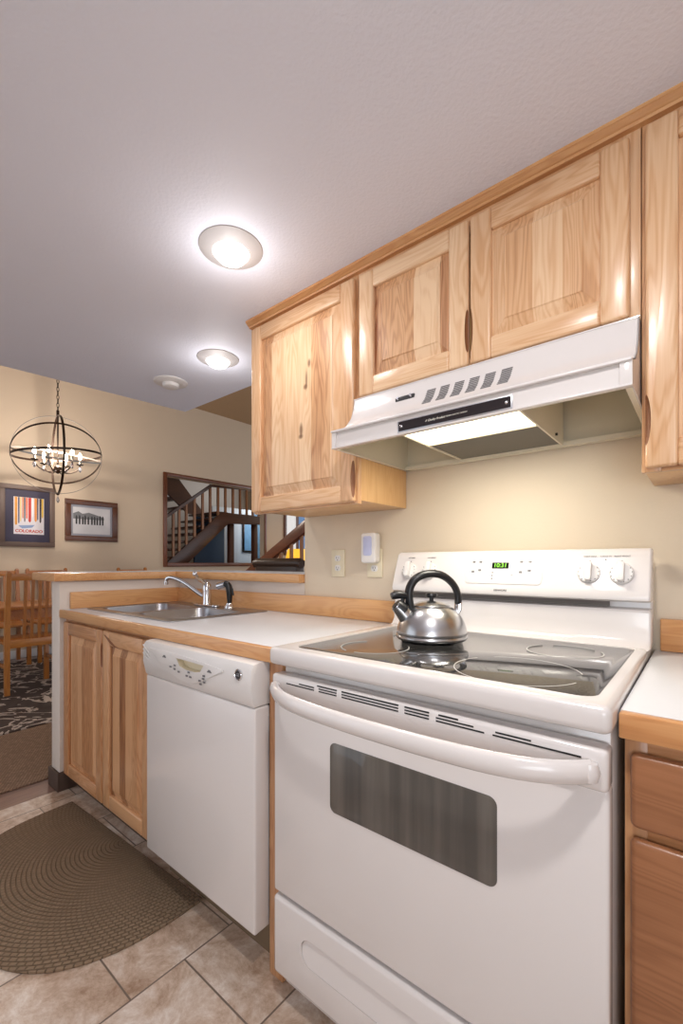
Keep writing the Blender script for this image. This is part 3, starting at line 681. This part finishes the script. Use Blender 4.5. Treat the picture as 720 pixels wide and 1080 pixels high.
# ------------------------------------------------------------------ range hood
t = thing('range_hood', 'white range hood with lit lamp under the short wall cabinet', 'range hood', (.39, -.22, 1.498))
hx0, hx1 = .003, .7755
prof = [(-.440, 1.498), (-.440, 1.52), (-.440, 1.544), (-.444, 1.549), (-.405, 1.562), (-.374, 1.585), (-.350, 1.615), (-.337, 1.65), (-.333, 1.680)]
th = [(y+.0035, z-.001 if i else z) for i, (y, z) in enumerate(prof)]
m = M(); m.prism(prof+th[::-1], YZ, hx0, hx1)
side = prof+[(-.004, 1.680), (-.004, 1.498)]
m.prism(side, YZ, hx0, hx0+.003); m.prism(side, YZ, hx1-.003, hx1)
m.box(hx0, hx1, -.335, -.004, 1.677, 1.680); m.box(hx0, hx1, -.4475, -.430, 1.496, 1.5005, .0015); m.box(hx0, hx1, -.452, -.438, 1.5445, 1.5515, .003); m.box(hx0, hx0+.016, -.446, -.438, 1.498, 1.547, .001); m.box(hx1-.022, hx1, -.446, -.438, 1.498, 1.547, .001)
m.build('shell', white, t)
m = M(); m.box(hx0+.003, hx1-.003, -.440, -.008, 1.660, 1.664); m.box(hx0+.003, hx1-.003, -.010, -.005, 1.498, 1.66); [m.prism([(-.43, 1.499), (-.43, 1.546), (-.39, 1.558), (-.36, 1.58), (-.335, 1.615), (-.328, 1.66), (-.008, 1.66), (-.008, 1.499)], YZ, a, a+.003) for a in (hx0+.003, hx1-.006)]
m.box(hx0+.003, hx1-.003, -.022, -.010, 1.498, 1.502); m.box(hx0+.003, hx1-.003, -.028, -.022, 1.498, 1.512); m.box(hx0+.003, hx0+.014, -.43, -.01, 1.498, 1.5005); m.box(hx1-.014, hx1-.003, -.43, -.01, 1.498, 1.5005)
m.xf(lambda v: v if v.z < 1.655 else Vector((v.x, max(v.y, -.33), v.z)))
m.build('inner_liner', hoodin, t)
m = M(); fh = [(-.425, 1.500), (-.425, 1.545), (-.39, 1.558), (-.36, 1.58), (-.335, 1.615), (-.328, 1.66), (-.03, 1.66), (-.03, 1.50)]; m.prism(fh, YZ, .238, .243); m.prism(fh, YZ, .552, .557); m.box(.243, .552, -.425, -.42, 1.503, 1.54); m.box(.243, .552, -.272, -.266, 1.502, 1.56); m.box(.243, .552, -.04, -.03, 1.502, 1.66)
hs = m.build('fan_housing', hoodin, t)
m = M(); m.box(.2435, .5515, -.4195, -.2725, 1.504, 1.508); m.build('light_lens', hoodlens, hs)
m = M(); m.box(.2435, .5515, -.2655, -.0405, 1.504, 1.512); m.build('grease_filter', filtM, hs)
m = M(); m.cyl((.558, -.37, 1.535), (.562, -.37, 1.535), .004, n=10); m.cyl((.558, -.12, 1.513), (.563, -.12, 1.513), .004, n=10); m.build('screw', rubber, hs)
# six vent grilles on the sloped canopy
def canopy(z):
    for (y0, z0), (y1, z1) in zip(prof[3:], prof[4:]):
        if z0 <= z <= z1: return y0+(y1-y0)*(z-z0)/(z1-z0)
    return -.333
gm = mat('vent_dark', (112, 108, 108), .6)
for k in range(6):
    x = .268+k*.0425; g = M()
    for j in range(9):
        z = 1.598+j*.0052; y = canopy(z)
        g.box(x+(z-1.60)*.12, x+.027+(z-1.60)*.12, y-.0012, y+.0012, z-.0016, z+.0016)
    g.build('vent_grille', gm, t)
m = M(); z = 1.637; y = canopy(z); m.box(.168, .232, y-.004, y+.002, z-.006, z+.006, .001); sw = m.build('switch_plate', darkp, t)
for x in (.178, .222):
    m = M(); m.tube([(x, y-.002, z), (x, y-.010, z+.002)], .0042, 8); m.build('rocker', chrome, sw)
m = M(); m.box(.237, .545, -.4432, -.4398, 1.5035, 1.5345, .0008); bd = m.build('badge_plate', alum, t)
m = M(); m.box(.241, .541, -.4440, -.4425, 1.5060, 1.5315); m.build('badge_face', badgeM, bd)
text('badge_script', 'A Quality Product', .0075, (.350, -.4443, 1.5185), (1, 0, 0), (0, 0, 1), inkW, bd, shear=.5)
text('badge_lettering', 'GENERAL ELECTRIC COMPANY', .0040, (.409, -.4443, 1.5185), (1, 0, 0), (0, 0, 1), inkW, bd)
for x in (.25, .532):
    m = M(); m.lathe([(0, 0), (.004, 0), (.004, .001), (.0025, .0025), (0, .003)], (0, 0, 0), 14, rot=R3('X', PI/2)); m.xf(lambda v: v+Vector((x, -.4443, 1.5185))); m.build('screw', chrome, bd)
lamp('hood_bulb', 'AREA', (.397, -.345, 1.500), 3.0, (1, .94, .82), .28, (0, 0, 0), .13)

# ------------------------------------------------------------------ outlets and night light
def outlet(x, label):
    t = thing('wall_outlet', label, 'outlet', (x, 0, 1.148), 0, 'cream outlets on the back wall')
    m = M(); m.box(x-.037, x+.037, -.006, -.0005, 1.09, 1.206, .003, 0, 3); m.build('cover_plate', cream, t)
    for dz in (-.021, .021):
        q = M(); q.prism([(x+.0165*math.cos(a), 1.148+dz+max(-.0125, min(.0125, .0165*math.sin(a)))) for a in [2*PI*i/28 for i in range(28)]], XZ, -.0075, -.004, .0006); r = q.build('receptacle', whitem, t)
        for sx in (-.006, .006):
            q = M(); q.box(x+sx-.001, x+sx+.001, -.0079, -.006, 1.148+dz-.002, 1.148+dz+.006); q.build('slot', rubber, r)
        q = M(); q.cyl((x, -.006, 1.148+dz-.007), (x, -.0079, 1.148+dz-.007), .0025, n=10); q.build('slot', rubber, r)
    return t
outlet(-.341, 'cream wall outlet with nothing plugged in, left of the night light')
outlet(-.148, 'cream wall outlet partly covered by the plugged-in night light')
t = thing('night_light', 'white plug-in night light with pale blue lens on the right outlet', 'night light', (-.152, -.01, 1.209))
m = M(); m.prism(rrect(-.188, -.116, 1.148, 1.270, .014, 6), XZ, -.046, -.0085, .007, seg=4); m.build('housing', whitem, t)
m = M(); m.prism(rrect(-.174, -.133, 1.178, 1.256, .010, 6), XZ, -.0485, -.044, .0015); m.build('lens', mat('pale_blue_lens', (190, 194, 226), .35), t)

# ------------------------------------------------------------------ ceiling fixtures
trimM = mat('satin_trim_ring', (188, 183, 182), .45)
def can_light(x, y, label):
    t = thing('ceiling_light', label, 'ceiling light', (x, y, CZ), 0, 'round kitchen ceiling lights')
    m = M(); m.lathe([(.052, CZ-.002), (.056, CZ-.016), (.066, CZ-.013), (.085, CZ-.006), (.096, CZ-.0025), (.0975, CZ-.0005), (.05, CZ-.0005)], (x, y, 0), 48); m.build('trim_ring', trimM, t)
    m = M(); m.lathe([(0, CZ-.043), (.022, CZ-.041), (.040, CZ-.034), (.050, CZ-.022), (.053, CZ-.008), (0, CZ-.008)], (x, y, 0), 40); m.build('lens', lensM, t)
can_light(-.252, -.628, 'lit round white ceiling light nearer the photographer')
can_light(-.912, -.215, 'lit round white ceiling light farther away, between wall cabinet and detector')
for x, y in ((-.252, -.628), (-.912, -.215)):
    lamp('ceiling_bulb', 'POINT', (x, y, CZ-.12), 1.2, (1, .97, .96), .05); lamp('ceiling_bulb_down', 'AREA', (x, y, CZ-.047), 1.8, (1, .97, .96), .09)
t = thing('smoke_detector', 'round white smoke detector on the ceiling near its edge', 'smoke detector', (-1.342, -.215, CZ))
m = M(); m.lathe([(0, CZ-.012), (.05, CZ-.012), (.075, CZ-.010), (.086, CZ-.004), (.087, CZ-.0005), (0, CZ-.0005)], (-1.342, -.215, 0), 44); m.build('base', whitem, t)
m = M(); m.lathe([(0, CZ-.034), (.030, CZ-.033), (.040, CZ-.028), (.043, CZ-.012), (0, CZ-.012)], (-1.342, -.215, 0), 36); m.build('sensor_cap', whitem, t)

# ------------------------------------------------------------------ mats and rugs
P = []
for i in range(41):
    a = PI+PI*i/40; cxx, sxx = math.cos(a), math.sin(a)
    P.append((.512*math.copysign(abs(cxx)**.72, cxx), -.535*abs(sxx)**.72))
ROT = .045
P = [(u*math.cos(ROT)-v*math.sin(ROT)-.945, u*math.sin(ROT)+v*math.cos(ROT)-.632) for u, v in P]
m = M(); m.prism(P, XY, 0.0005, .008, .002)
tag(m.build('kitchen_mat', brd, loc=(-.945, -.632, 0)), 'half-round brown braided mat on the tile floor by the sink', 'mat')
m = M(); m.prism([(-1.815, -2.6), (-1.815, .9), (-2.80, 1.2), (-2.62, -2.6)], XY, -.0005, .007, .002)
tag(m.build('runner_rug', runM, loc=(-2.3, -.8, 0)), 'plain tan woven runner between kitchen tile and dark dining rug', 'rug')
m = M(); m.prism([(-2.635, -2.6), (-2.86, 2.0), (-5.3, 2.0), (-5.2, -2.6)], XY, -.0005, .010, .002)
tag(m.build('dining_rug', rugM, loc=(-4, -.6, 0)), 'dark brown dining rug with pale branching pattern', 'rug')

# ------------------------------------------------------------------ dining furniture
t = thing('dining_table', 'honey oak dining table behind the bar, ringed by chairs', 'table', (-4.38, .25, 0.01))
m = M(); m.box(-4.75, -4.0, -.75, 1.25, .715, .745, .006); m.build('tabletop', oakX, t)
m = M(); m.box(-4.68, -4.07, -.68, -.66, .62, .715); m.box(-4.68, -4.07, 1.16, 1.18, .62, .715); m.box(-4.69, -4.67, -.68, 1.18, .62, .715); m.box(-4.08, -4.06, -.68, 1.18, .62, .715); m.build('apron', oakX, t)
for x in (-4.66, -4.09):
    for y in (-.66, 1.16):
        m = M(); m.box(x-.035, x+.035, y-.035, y+.035, .0101, .715, .004); m.build('leg', oakZ, t)
def make_chair(label):
    t = thing('dining_chair', label, 'chair', (0, 0, 0), 1e-9, 'oak dining chairs')
    for s in (-1, 1):
        m = M(); x = s*.205
        m.tube([(x, -.20, 0), (x, -.195, .44), (x, -.215, .72), (x, -.255, 1.055)], [.026, .028, .027, .024], 4, up=(1, 1, 0)); m.tube([(x, -.252, 1.05), (x, -.256, 1.07)], [.024, .017], 4, up=(1, 1, 0)); m.build('back_post', oakZ, t)
        m = M(); m.box(x-.02, x+.02, .17, .21, 0, .43, .003); m.build('leg', oakZ, t)
    m = M(); m.box(-.225, .225, -.19, .225, .43, .46, .01); m.build('seat', oakX, t)
    m = M(); m.box(-.19, .19, -.267, -.245, .985, 1.045, .006); m.build('top_rail', oakX, t)
    m = M(); m.box(-.19, .19, -.214, -.194, .40, .47, .004); m.build('lower_rail', oakX, t)
    for i in range(4):
        x = -.083+i*.0553; m = M()
        m.prism([(x-.012, 0), (x+.012, 0), (x+.012, 1), (x-.012, 1)], lambda u, v, a: (u, -.204-.052*v+a, .46+.535*v), -.007, .007); m.build('slat', oakZ, t)
    for s in (-1, 1):
        m = M(); m.box(s*.205-.01, s*.205+.01, -.18, .18, .22, .25, .003); m.build('stretcher', oakX, t)
    return t
ch = make_chair('nearest oak dining chair with slatted back, beside the half-wall end'); ch.location = (-3.93, -.165, .0105); ch.rotation_euler = (0, 0, PI/2)
for (x, y, rz), lab in (((-5.17, -.075, -PI/2), 'oak dining chair across the table, below the ski poster'), ((-5.17, .44, -PI/2), 'oak dining chair across the table, below the black-and-white photo'), ((-5.1, 1.50, -PI/2+.15), 'oak dining chair whose top rail shows left of the faucet tip')):
    c = copy_tree(ch); c.location = (x, y, .0105); c.rotation_euler = (0, 0, rz); c['label'] = lab

# ------------------------------------------------------------------ orb chandelier
CC = Vector((-4.4, .231, 2.29)); CR = .41
t = thing('orb_chandelier', 'bronze orb chandelier with lit candle bulbs hanging over the dining table', 'chandelier', CC)
def ring(mt, rot, r, w=.011, name='orb_ring'):
    m = M(); n = 72; vs = []; fs = []
    for i in range(n):
        a = 2*PI*i/n
        for rr_ in (r-.0025, r+.0025):
            for z in (-w, w): vs.append(CC+rot @ Vector((rr_*math.cos(a), rr_*math.sin(a), z)))
    for i in range(n):
        o, p = i*4, ((i+1) % n)*4
        fs += [(o, o+1, p+1, p), (o+2, p+2, p+3, o+3), (o+1, o+3, p+3, p+1), (o, p, p+2, o+2)]
    m.raw(vs, fs); m.build(name, mt, t)
VD = math.atan2(CC.y+1.469, CC.x-.8846)
ring(bronze, R3('Z', VD) @ R3('Y', math.radians(-2)) @ R3('X', math.radians(-6)), CR)
ring(bronze, R3('Z', VD) @ R3('Y', math.radians(38)) @ R3('X', math.radians(-4)), CR*.995)
ring(silver, R3('Z', VD) @ R3('Y', math.radians(-16)) @ R3('X', math.radians(4)), CR*.985, .008)
ring(bronze, R3('Z', VD+.13) @ R3('X', PI/2), CR*1.0)
ring(silver, R3('Z', VD+PI/2) @ R3('X', PI/2), CR*.99, .004)
m = M(); m.cyl(CC+Vector((0, 0, CR)), CC+Vector((0, 0, -.12)), .008, n=10); m.lathe([(0, -.20), (.02, -.19), (.04, -.165), (.035, -.13), (.012, -.11), (0, -.11)], CC, 20); m.build('stem', bronze, t)
m = M(); m.lathe([(0, -CR-.02), (.014, -CR-.01), (.014, -CR+.01), (0, -CR+.015)], CC, 14); m.build('bottom_cap', bronze, t)
m = M(); z = CC.z+CR
m.cyl((CC.x, CC.y, z), (CC.x, CC.y, z+.06), .014, n=10)
k = 0
while z+.06+k*.042 < HZ-.03:
    zc = z+.075+k*.042; rr_ = R3('Z', PI/2*(k % 2))
    m.tube([Vector((CC.x, CC.y, zc))+rr_ @ Vector((.011*math.cos(a), 0, .026*math.sin(a))) for a in [2*PI*i/10 for i in range(10)]], .0035, 5, closed=True); k += 1
m.build('chain', bronze, t)
m = M(); m.lathe([(0, HZ-.03), (.05, HZ-.025), (.06, HZ-.001), (0, HZ-.001)], (CC.x, CC.y, 0), 20); m.build('canopy_plate', bronze, t)
for i in range(6):
    a = 2*PI*i/6+.35; d = Vector((math.cos(a), math.sin(a), 0))
    m = M(); m.tube(smooth_path([CC+Vector((0, 0, -.15)), CC+d*.08+Vector((0, 0, -.185)), CC+d*.17+Vector((0, 0, -.15)), CC+d*.205+Vector((0, 0, -.085))]), .006, 8)
    m.lathe([(0, -.085), (.03, -.08), (.035, -.072), (0, -.072)], CC+d*.205, 16); am = m.build('arm', bronze, t)
    m = M(); m.cyl(CC+d*.205+Vector((0, 0, -.072)), CC+d*.205+Vector((0, 0, -.02)), .012, n=12); m.build('candle_sleeve', silver, am)
    m = M(); m.lathe([(0, -.02), (.011, -.015), (.017, .005), (.012, .03), (.004, .05), (0, .055)], CC+d*.205, 14); m.build('bulb', bulbM, am)
    m = M(); m.lathe([(0, -.16), (.006, -.155), (.02, -.13), (.012, -.108), (.002, -.085), (0, -.085)], CC+d*.205, 8); m.build('crystal_drop', crystal, am)
m = M(); m.lathe([(0, -CR-.10), (.004, -CR-.095), (.018, -CR-.07), (.010, -CR-.045), (.002, -CR-.02), (0, -CR-.02)], CC, 8); m.build('crystal_finial', crystal, t)
lamp('chandelier_glow', 'POINT', CC+Vector((0, 0, .06)), 50, (1, .92, .84), .035)

# ------------------------------------------------------------------ pictures
def frame(name, label, y0, y1, z0, z1, fw, mf, mm, iy0, iy1, iz0, iz1, mp_):
    t = thing(name, label, 'picture', (XF, (y0+y1)/2, (z0+z1)/2), 0, 'framed pictures on the tan wall')
    m = M()
    for a in ((y0, y1, z0, z0+fw), (y0, y1, z1-fw, z1), (y0, y0+fw, z0+fw, z1-fw), (y1-fw, y1, z0+fw, z1-fw)): m.box(XF+.001, XF+.03, *a, .005)
    m.build('frame', mf, t)
    m = M(); m.box(XF+.001, XF+.012, y0+fw-.003, y1-fw+.003, z0+fw-.003, z1-fw+.003); m.build('mat_board', mm, t)
    m = M(); m.box(XF+.012, XF+.0135, iy0, iy1, iz0, iz1); p = m.build('print', mp_, t)
    return t, p
t, p = frame('framed_poster', 'framed ski poster reading Colorado in a wide dark navy mat', -.03, .545, 1.345, 2.09, .058, mat('grey_brown_frame', (104, 84, 74), .5, var=.1), navy, .114, .428, 1.497, 1.945, paper)
cols = [(226, 156, 60), (60, 60, 96), (232, 200, 120), (214, 120, 50), (70, 50, 60), (228, 110, 60), (206, 60, 50), (240, 236, 236), (222, 140, 62), (60, 70, 96), (60, 44, 52), (230, 190, 70)]
random.seed(3)
for i, (u, wd, zb) in enumerate([(.03, .09, 1.62), (.14, .05, 1.64), (.20, .05, 1.66), (.27, .05, 1.70), (.33, .05, 1.66), (.39, .06, 1.70), (.47, .10, 1.66), (.58, .06, 1.72), (.67, .09, 1.67), (.76, .05, 1.69), (.84, .07, 1.66), (.91, .07, 1.72)]):
    y0 = .114+.314*u; y1 = y0+.314*wd
    m = M(); m.prism([(y0, 1.943), (y1, 1.943), (y1-.002, zb), ((y0+y1)/2, zb-.02), (y0+.002, zb)], YZ, XF+.0135, XF+.0142+.0001*i); m.build('painted_ski', mat('poster_ink', cols[i], .6, var=.1, vscale=30), p)
m = M(); m.prism([(.16, 1.60), (.33, 1.615), (.30, 1.58), (.2, 1.565)], YZ, XF+.0135, XF+.0142); m.build('painted_shade', mat('poster_blue', (140, 160, 196), .6), p)
text('poster_lettering', 'COLORADO', .05, (XF+.0142, .271, 1.535), (0, 1, 0), (0, 0, 1), mat('poster_red', (196, 70, 52), .6), p, bold=.03)
t, p = frame('framed_photograph', 'black-and-white photograph of a crowd in a dark wood frame', .661, 1.318, 1.44, 1.985, .068, wal, mat('grey_mat', (150, 150, 160), .6), .755, 1.22, 1.535, 1.885, mat('photo_snow', (206, 204, 206), .6, var=.12, vscale=8))
m = M(); m.prism([(.757, 1.80), (.82, 1.83), (.87, 1.80), (.95, 1.82), (1.02, 1.80), (1.09, 1.78), (1.14, 1.76), (1.14, 1.73), (.757, 1.73)], YZ, XF+.0135, XF+.0142); m.build('photo_hill', mat('photo_grey', (120, 120, 122), .6, var=.3, vscale=25), p)
for i in range(10):
    y = .80+.036*i+random.uniform(-.006, .006); zt_ = 1.76+random.uniform(0, .03)
    m = M(); m.prism([(y-.010, 1.66), (y-.012, zt_-.03), (y-.005, zt_), (y+.005, zt_), (y+.012, zt_-.03), (y+.009, 1.66)], YZ, XF+.0142, XF+.0148); m.build('photo_figure', darkp, p)

# ------------------------------------------------------------------ staircase the mirror reflects, built as geometry behind the opening
t = thing('staircase', 'dark wood staircase with balusters, a mirror reflection built behind the framed opening', 'staircase', (-6.2, 3.3, 0))
SX = -6.2
m = M(); m.prism([(2.0, .78), (2.0, .50), (2.45, .80), (3.70, 1.90), (4.9, 1.95), (4.9, 2.10), (3.55, 2.11), (3.4, 1.98), (2.5, 1.20)], YZ, SX-.03, SX+.02, .003); m.build('stringer', walY, t)
for i in range(9):
    y = 1.95+i*.19; z = .93+i*.145
    m = M(); m.box(SX-1.0, SX-.03, y, y+.25, z, z+.035, .004); m.build('tread', walY, t)
m = M(); m.box(SX-1.0, SX-.03, 3.65, 4.9, 2.07, 2.11); m.build('landing', walY, t)
m = M(); m.tube([(SX, 2.0, 1.62), (SX, 3.326, 2.585)], .034, 4, up=(1, 0, 1)); m.tube([(SX, 3.30, 2.58), (SX, 4.9, 2.66)], .03, 4, up=(1, 0, 1)); m.build('handrail', walY, t)
for y in (2.20, 2.38, 2.568, 2.68, 2.816, 2.98, 3.145, 3.305, 3.476, 3.641, 3.816, 3.987, 4.15, 4.30, 4.454, 4.62):
    zt_ = 1.62+(y-2.0)*.728 if y < 3.33 else 2.58+(y-3.326)*.05
    zb = .76+(y-2.0)*.87 if y < 3.5 else 2.08
    m = M(); m.box(SX-.017, SX+.017, y-.02, y+.02, zb, zt_); m.build('baluster', balM, t)
# second flight rising behind the first
m = M(); m.prism([(3.9, 2.15), (3.5, 2.15), (2.2, 3.2), (2.2, 3.6), (2.6, 3.6)], YZ, SX-1.1, SX-1.05); m.build('upper_stringer', walY, t)
for i in range(7):
    y = 3.55-i*.2; z = 2.25+i*.17
    m = M(); m.box(SX-1.9, SX-1.1, y-.25, y, z, z+.04, .004); m.build('tread', walY, t)
for y0 in (3.86, 4.46):
    m = M(); m.box(SX-.25, SX-.15, y0, y0+.10, .0, 2.06, .004); m.build('post', wal, t)
m = M(); m.box(-6.75, -6.70, 3.3, 3.98, 0, 2.05, .004)
tag(m.build('partition_panel', blueM, loc=(-6.72, 3.6, 0)), 'dark blue panel under the stair landing', 'panel')
m = M(); m.box(-7.5, -7.45, 4.2, 6.4, 0, 2.4, .003); struct(m.build('wall_reflected_inner', mat('bright_white_paint', (228, 230, 232), .6)))
t = thing('framed_print', 'blue and white framed print under the stair landing', 'picture', (-7.45, 5.2, 1.75))
m = M()
for a in ((5.02, 5.42, 1.40, 1.44), (5.02, 5.42, 2.24, 2.28), (5.02, 5.06, 1.44, 2.24), (5.38, 5.42, 1.44, 2.24)): m.box(-7.449, -7.42, *a, .003)
m.build('frame', bronze, t)
m = M(); m.box(-7.449, -7.435, 5.055, 5.385, 1.435, 2.245); m.build('print', blueL, t)
m = M(); m.box(-7.0, -6.95, 4.95, 5.25, 0, 2.3)
tag(m.build('side_panel', blueL, loc=(-6.97, 5.1, 0)), 'pale blue hanging panel right of the stair post', 'panel')

# ------------------------------------------------------------------ living-room stair rail, stool, window, lamp
t = thing('stair_rail', 'thick dark wood stair handrail rising behind the bar', 'stair rail', (-3.0, 2.2, 0))
m = M(); m.prism([(-4.35, .70), (-4.35, .59), (-2.3, 1.69), (-2.3, 1.84)], XZ, 2.16, 2.24, .006); m.build('handrail', wood('walnut_rail', (128, 72, 42), (104, 56, 32), (64, 32, 18), 'X', jitter=.3), t)
m = M(); m.prism([(-4.35, .02), (-4.35, 0), (-3.9, 0), (-2.3, .72), (-2.3, .92)], XZ, 2.17, 2.23, .004); m.build('stringer', walY, t)
for x in (-4.2, -3.9, -3.68, -3.48, -3.285, -3.09, -2.905, -2.735, -2.55):
    zt_ = .59+(x+4.35)*.537+.02; zb = max(0, .015+(x+4.35)*.43)
    m = M(); m.box(x-.017, x+.017, 2.185, 2.215, zb, zt_); m.build('baluster', balM, t)
t = thing('bar_stool', 'bar stool with rolled brown leather back behind the raised bar', 'stool', (-1.33, .75, 0))
m = M(); m.box(-1.56, -1.12, .53, .60, .82, 1.15, .03, 0, 4); m.tube([(-1.57, .555, 1.140), (-1.55, .555, 1.147), (-1.13, .555, 1.147), (-1.11, .555, 1.140)], [.03, .034, .034, .03], 14); m.build('backrest', leather, t)
m = M(); m.box(-1.54, -1.13, .55, .98, .68, .76, .03, 0, 4); m.build('seat', leather, t)
for x in (-1.52, -1.15):
    for y in (.58, .95):
        m = M(); m.box(x-.02, x+.02, y-.02, y+.02, 0, .70, .003); m.build('leg', wal, t)
wn = thing('window_1', 'brown framed living-room window beyond the stair rail', 'window', (XF, 5.1, 1.8)); wn['kind'] = 'structure'
m = M()
for a in ((4.50, 5.9, 1.30, 1.35), (4.50, 5.9, 2.75, 2.80), (4.50, 4.55, 1.35, 2.75), (5.85, 5.9, 1.35, 2.75), (4.83, 4.88, 1.35, 2.75)): m.box(XF+.001, XF+.04, *a, .004)
m.build('frame', wal, wn)
m = M(); m.box(XF+.002, XF+.012, 4.55, 4.83, 1.35, 2.75); m.build('pane', glow('dusk_white', (226, 224, 220), .55, (200, 200, 200)), wn)
m = M(); m.box(XF+.002, XF+.012, 4.88, 5.85, 1.35, 2.75); m.build('pane', glow('dusk_blue', (96, 132, 176), .5, (80, 110, 150)), wn)
t = thing('floor_lamp', 'lit floor lamp with yellow shade beyond the stair rail', 'lamp', (-4.9, 4.27, 0))
m = M(); m.lathe([(.17, 1.40), (.22, 1.16), (.217, 1.16), (.167, 1.40)], (-4.9, 4.27, 0), 28); m.build('lamp_shade', glow('lamp_shade_glow', (240, 176, 40), 1.0, (236, 190, 80)), t)
m = M(); m.cyl((-4.9, 4.27, .03), (-4.9, 4.27, 1.24), .012, n=10); m.lathe([(0, 0), (.14, 0), (.14, .015), (.02, .035), (0, .035)], (-4.9, 4.27, 0), 24); m.build('pole', bronze, t)
m = M(); m.lathe([(0, 1.24), (.02, 1.25), (.03, 1.29), (.015, 1.33), (0, 1.335)], (-4.9, 4.27, 0), 12); m.build('bulb', glow('lamp_bulb', (255, 210, 130), 8), t)
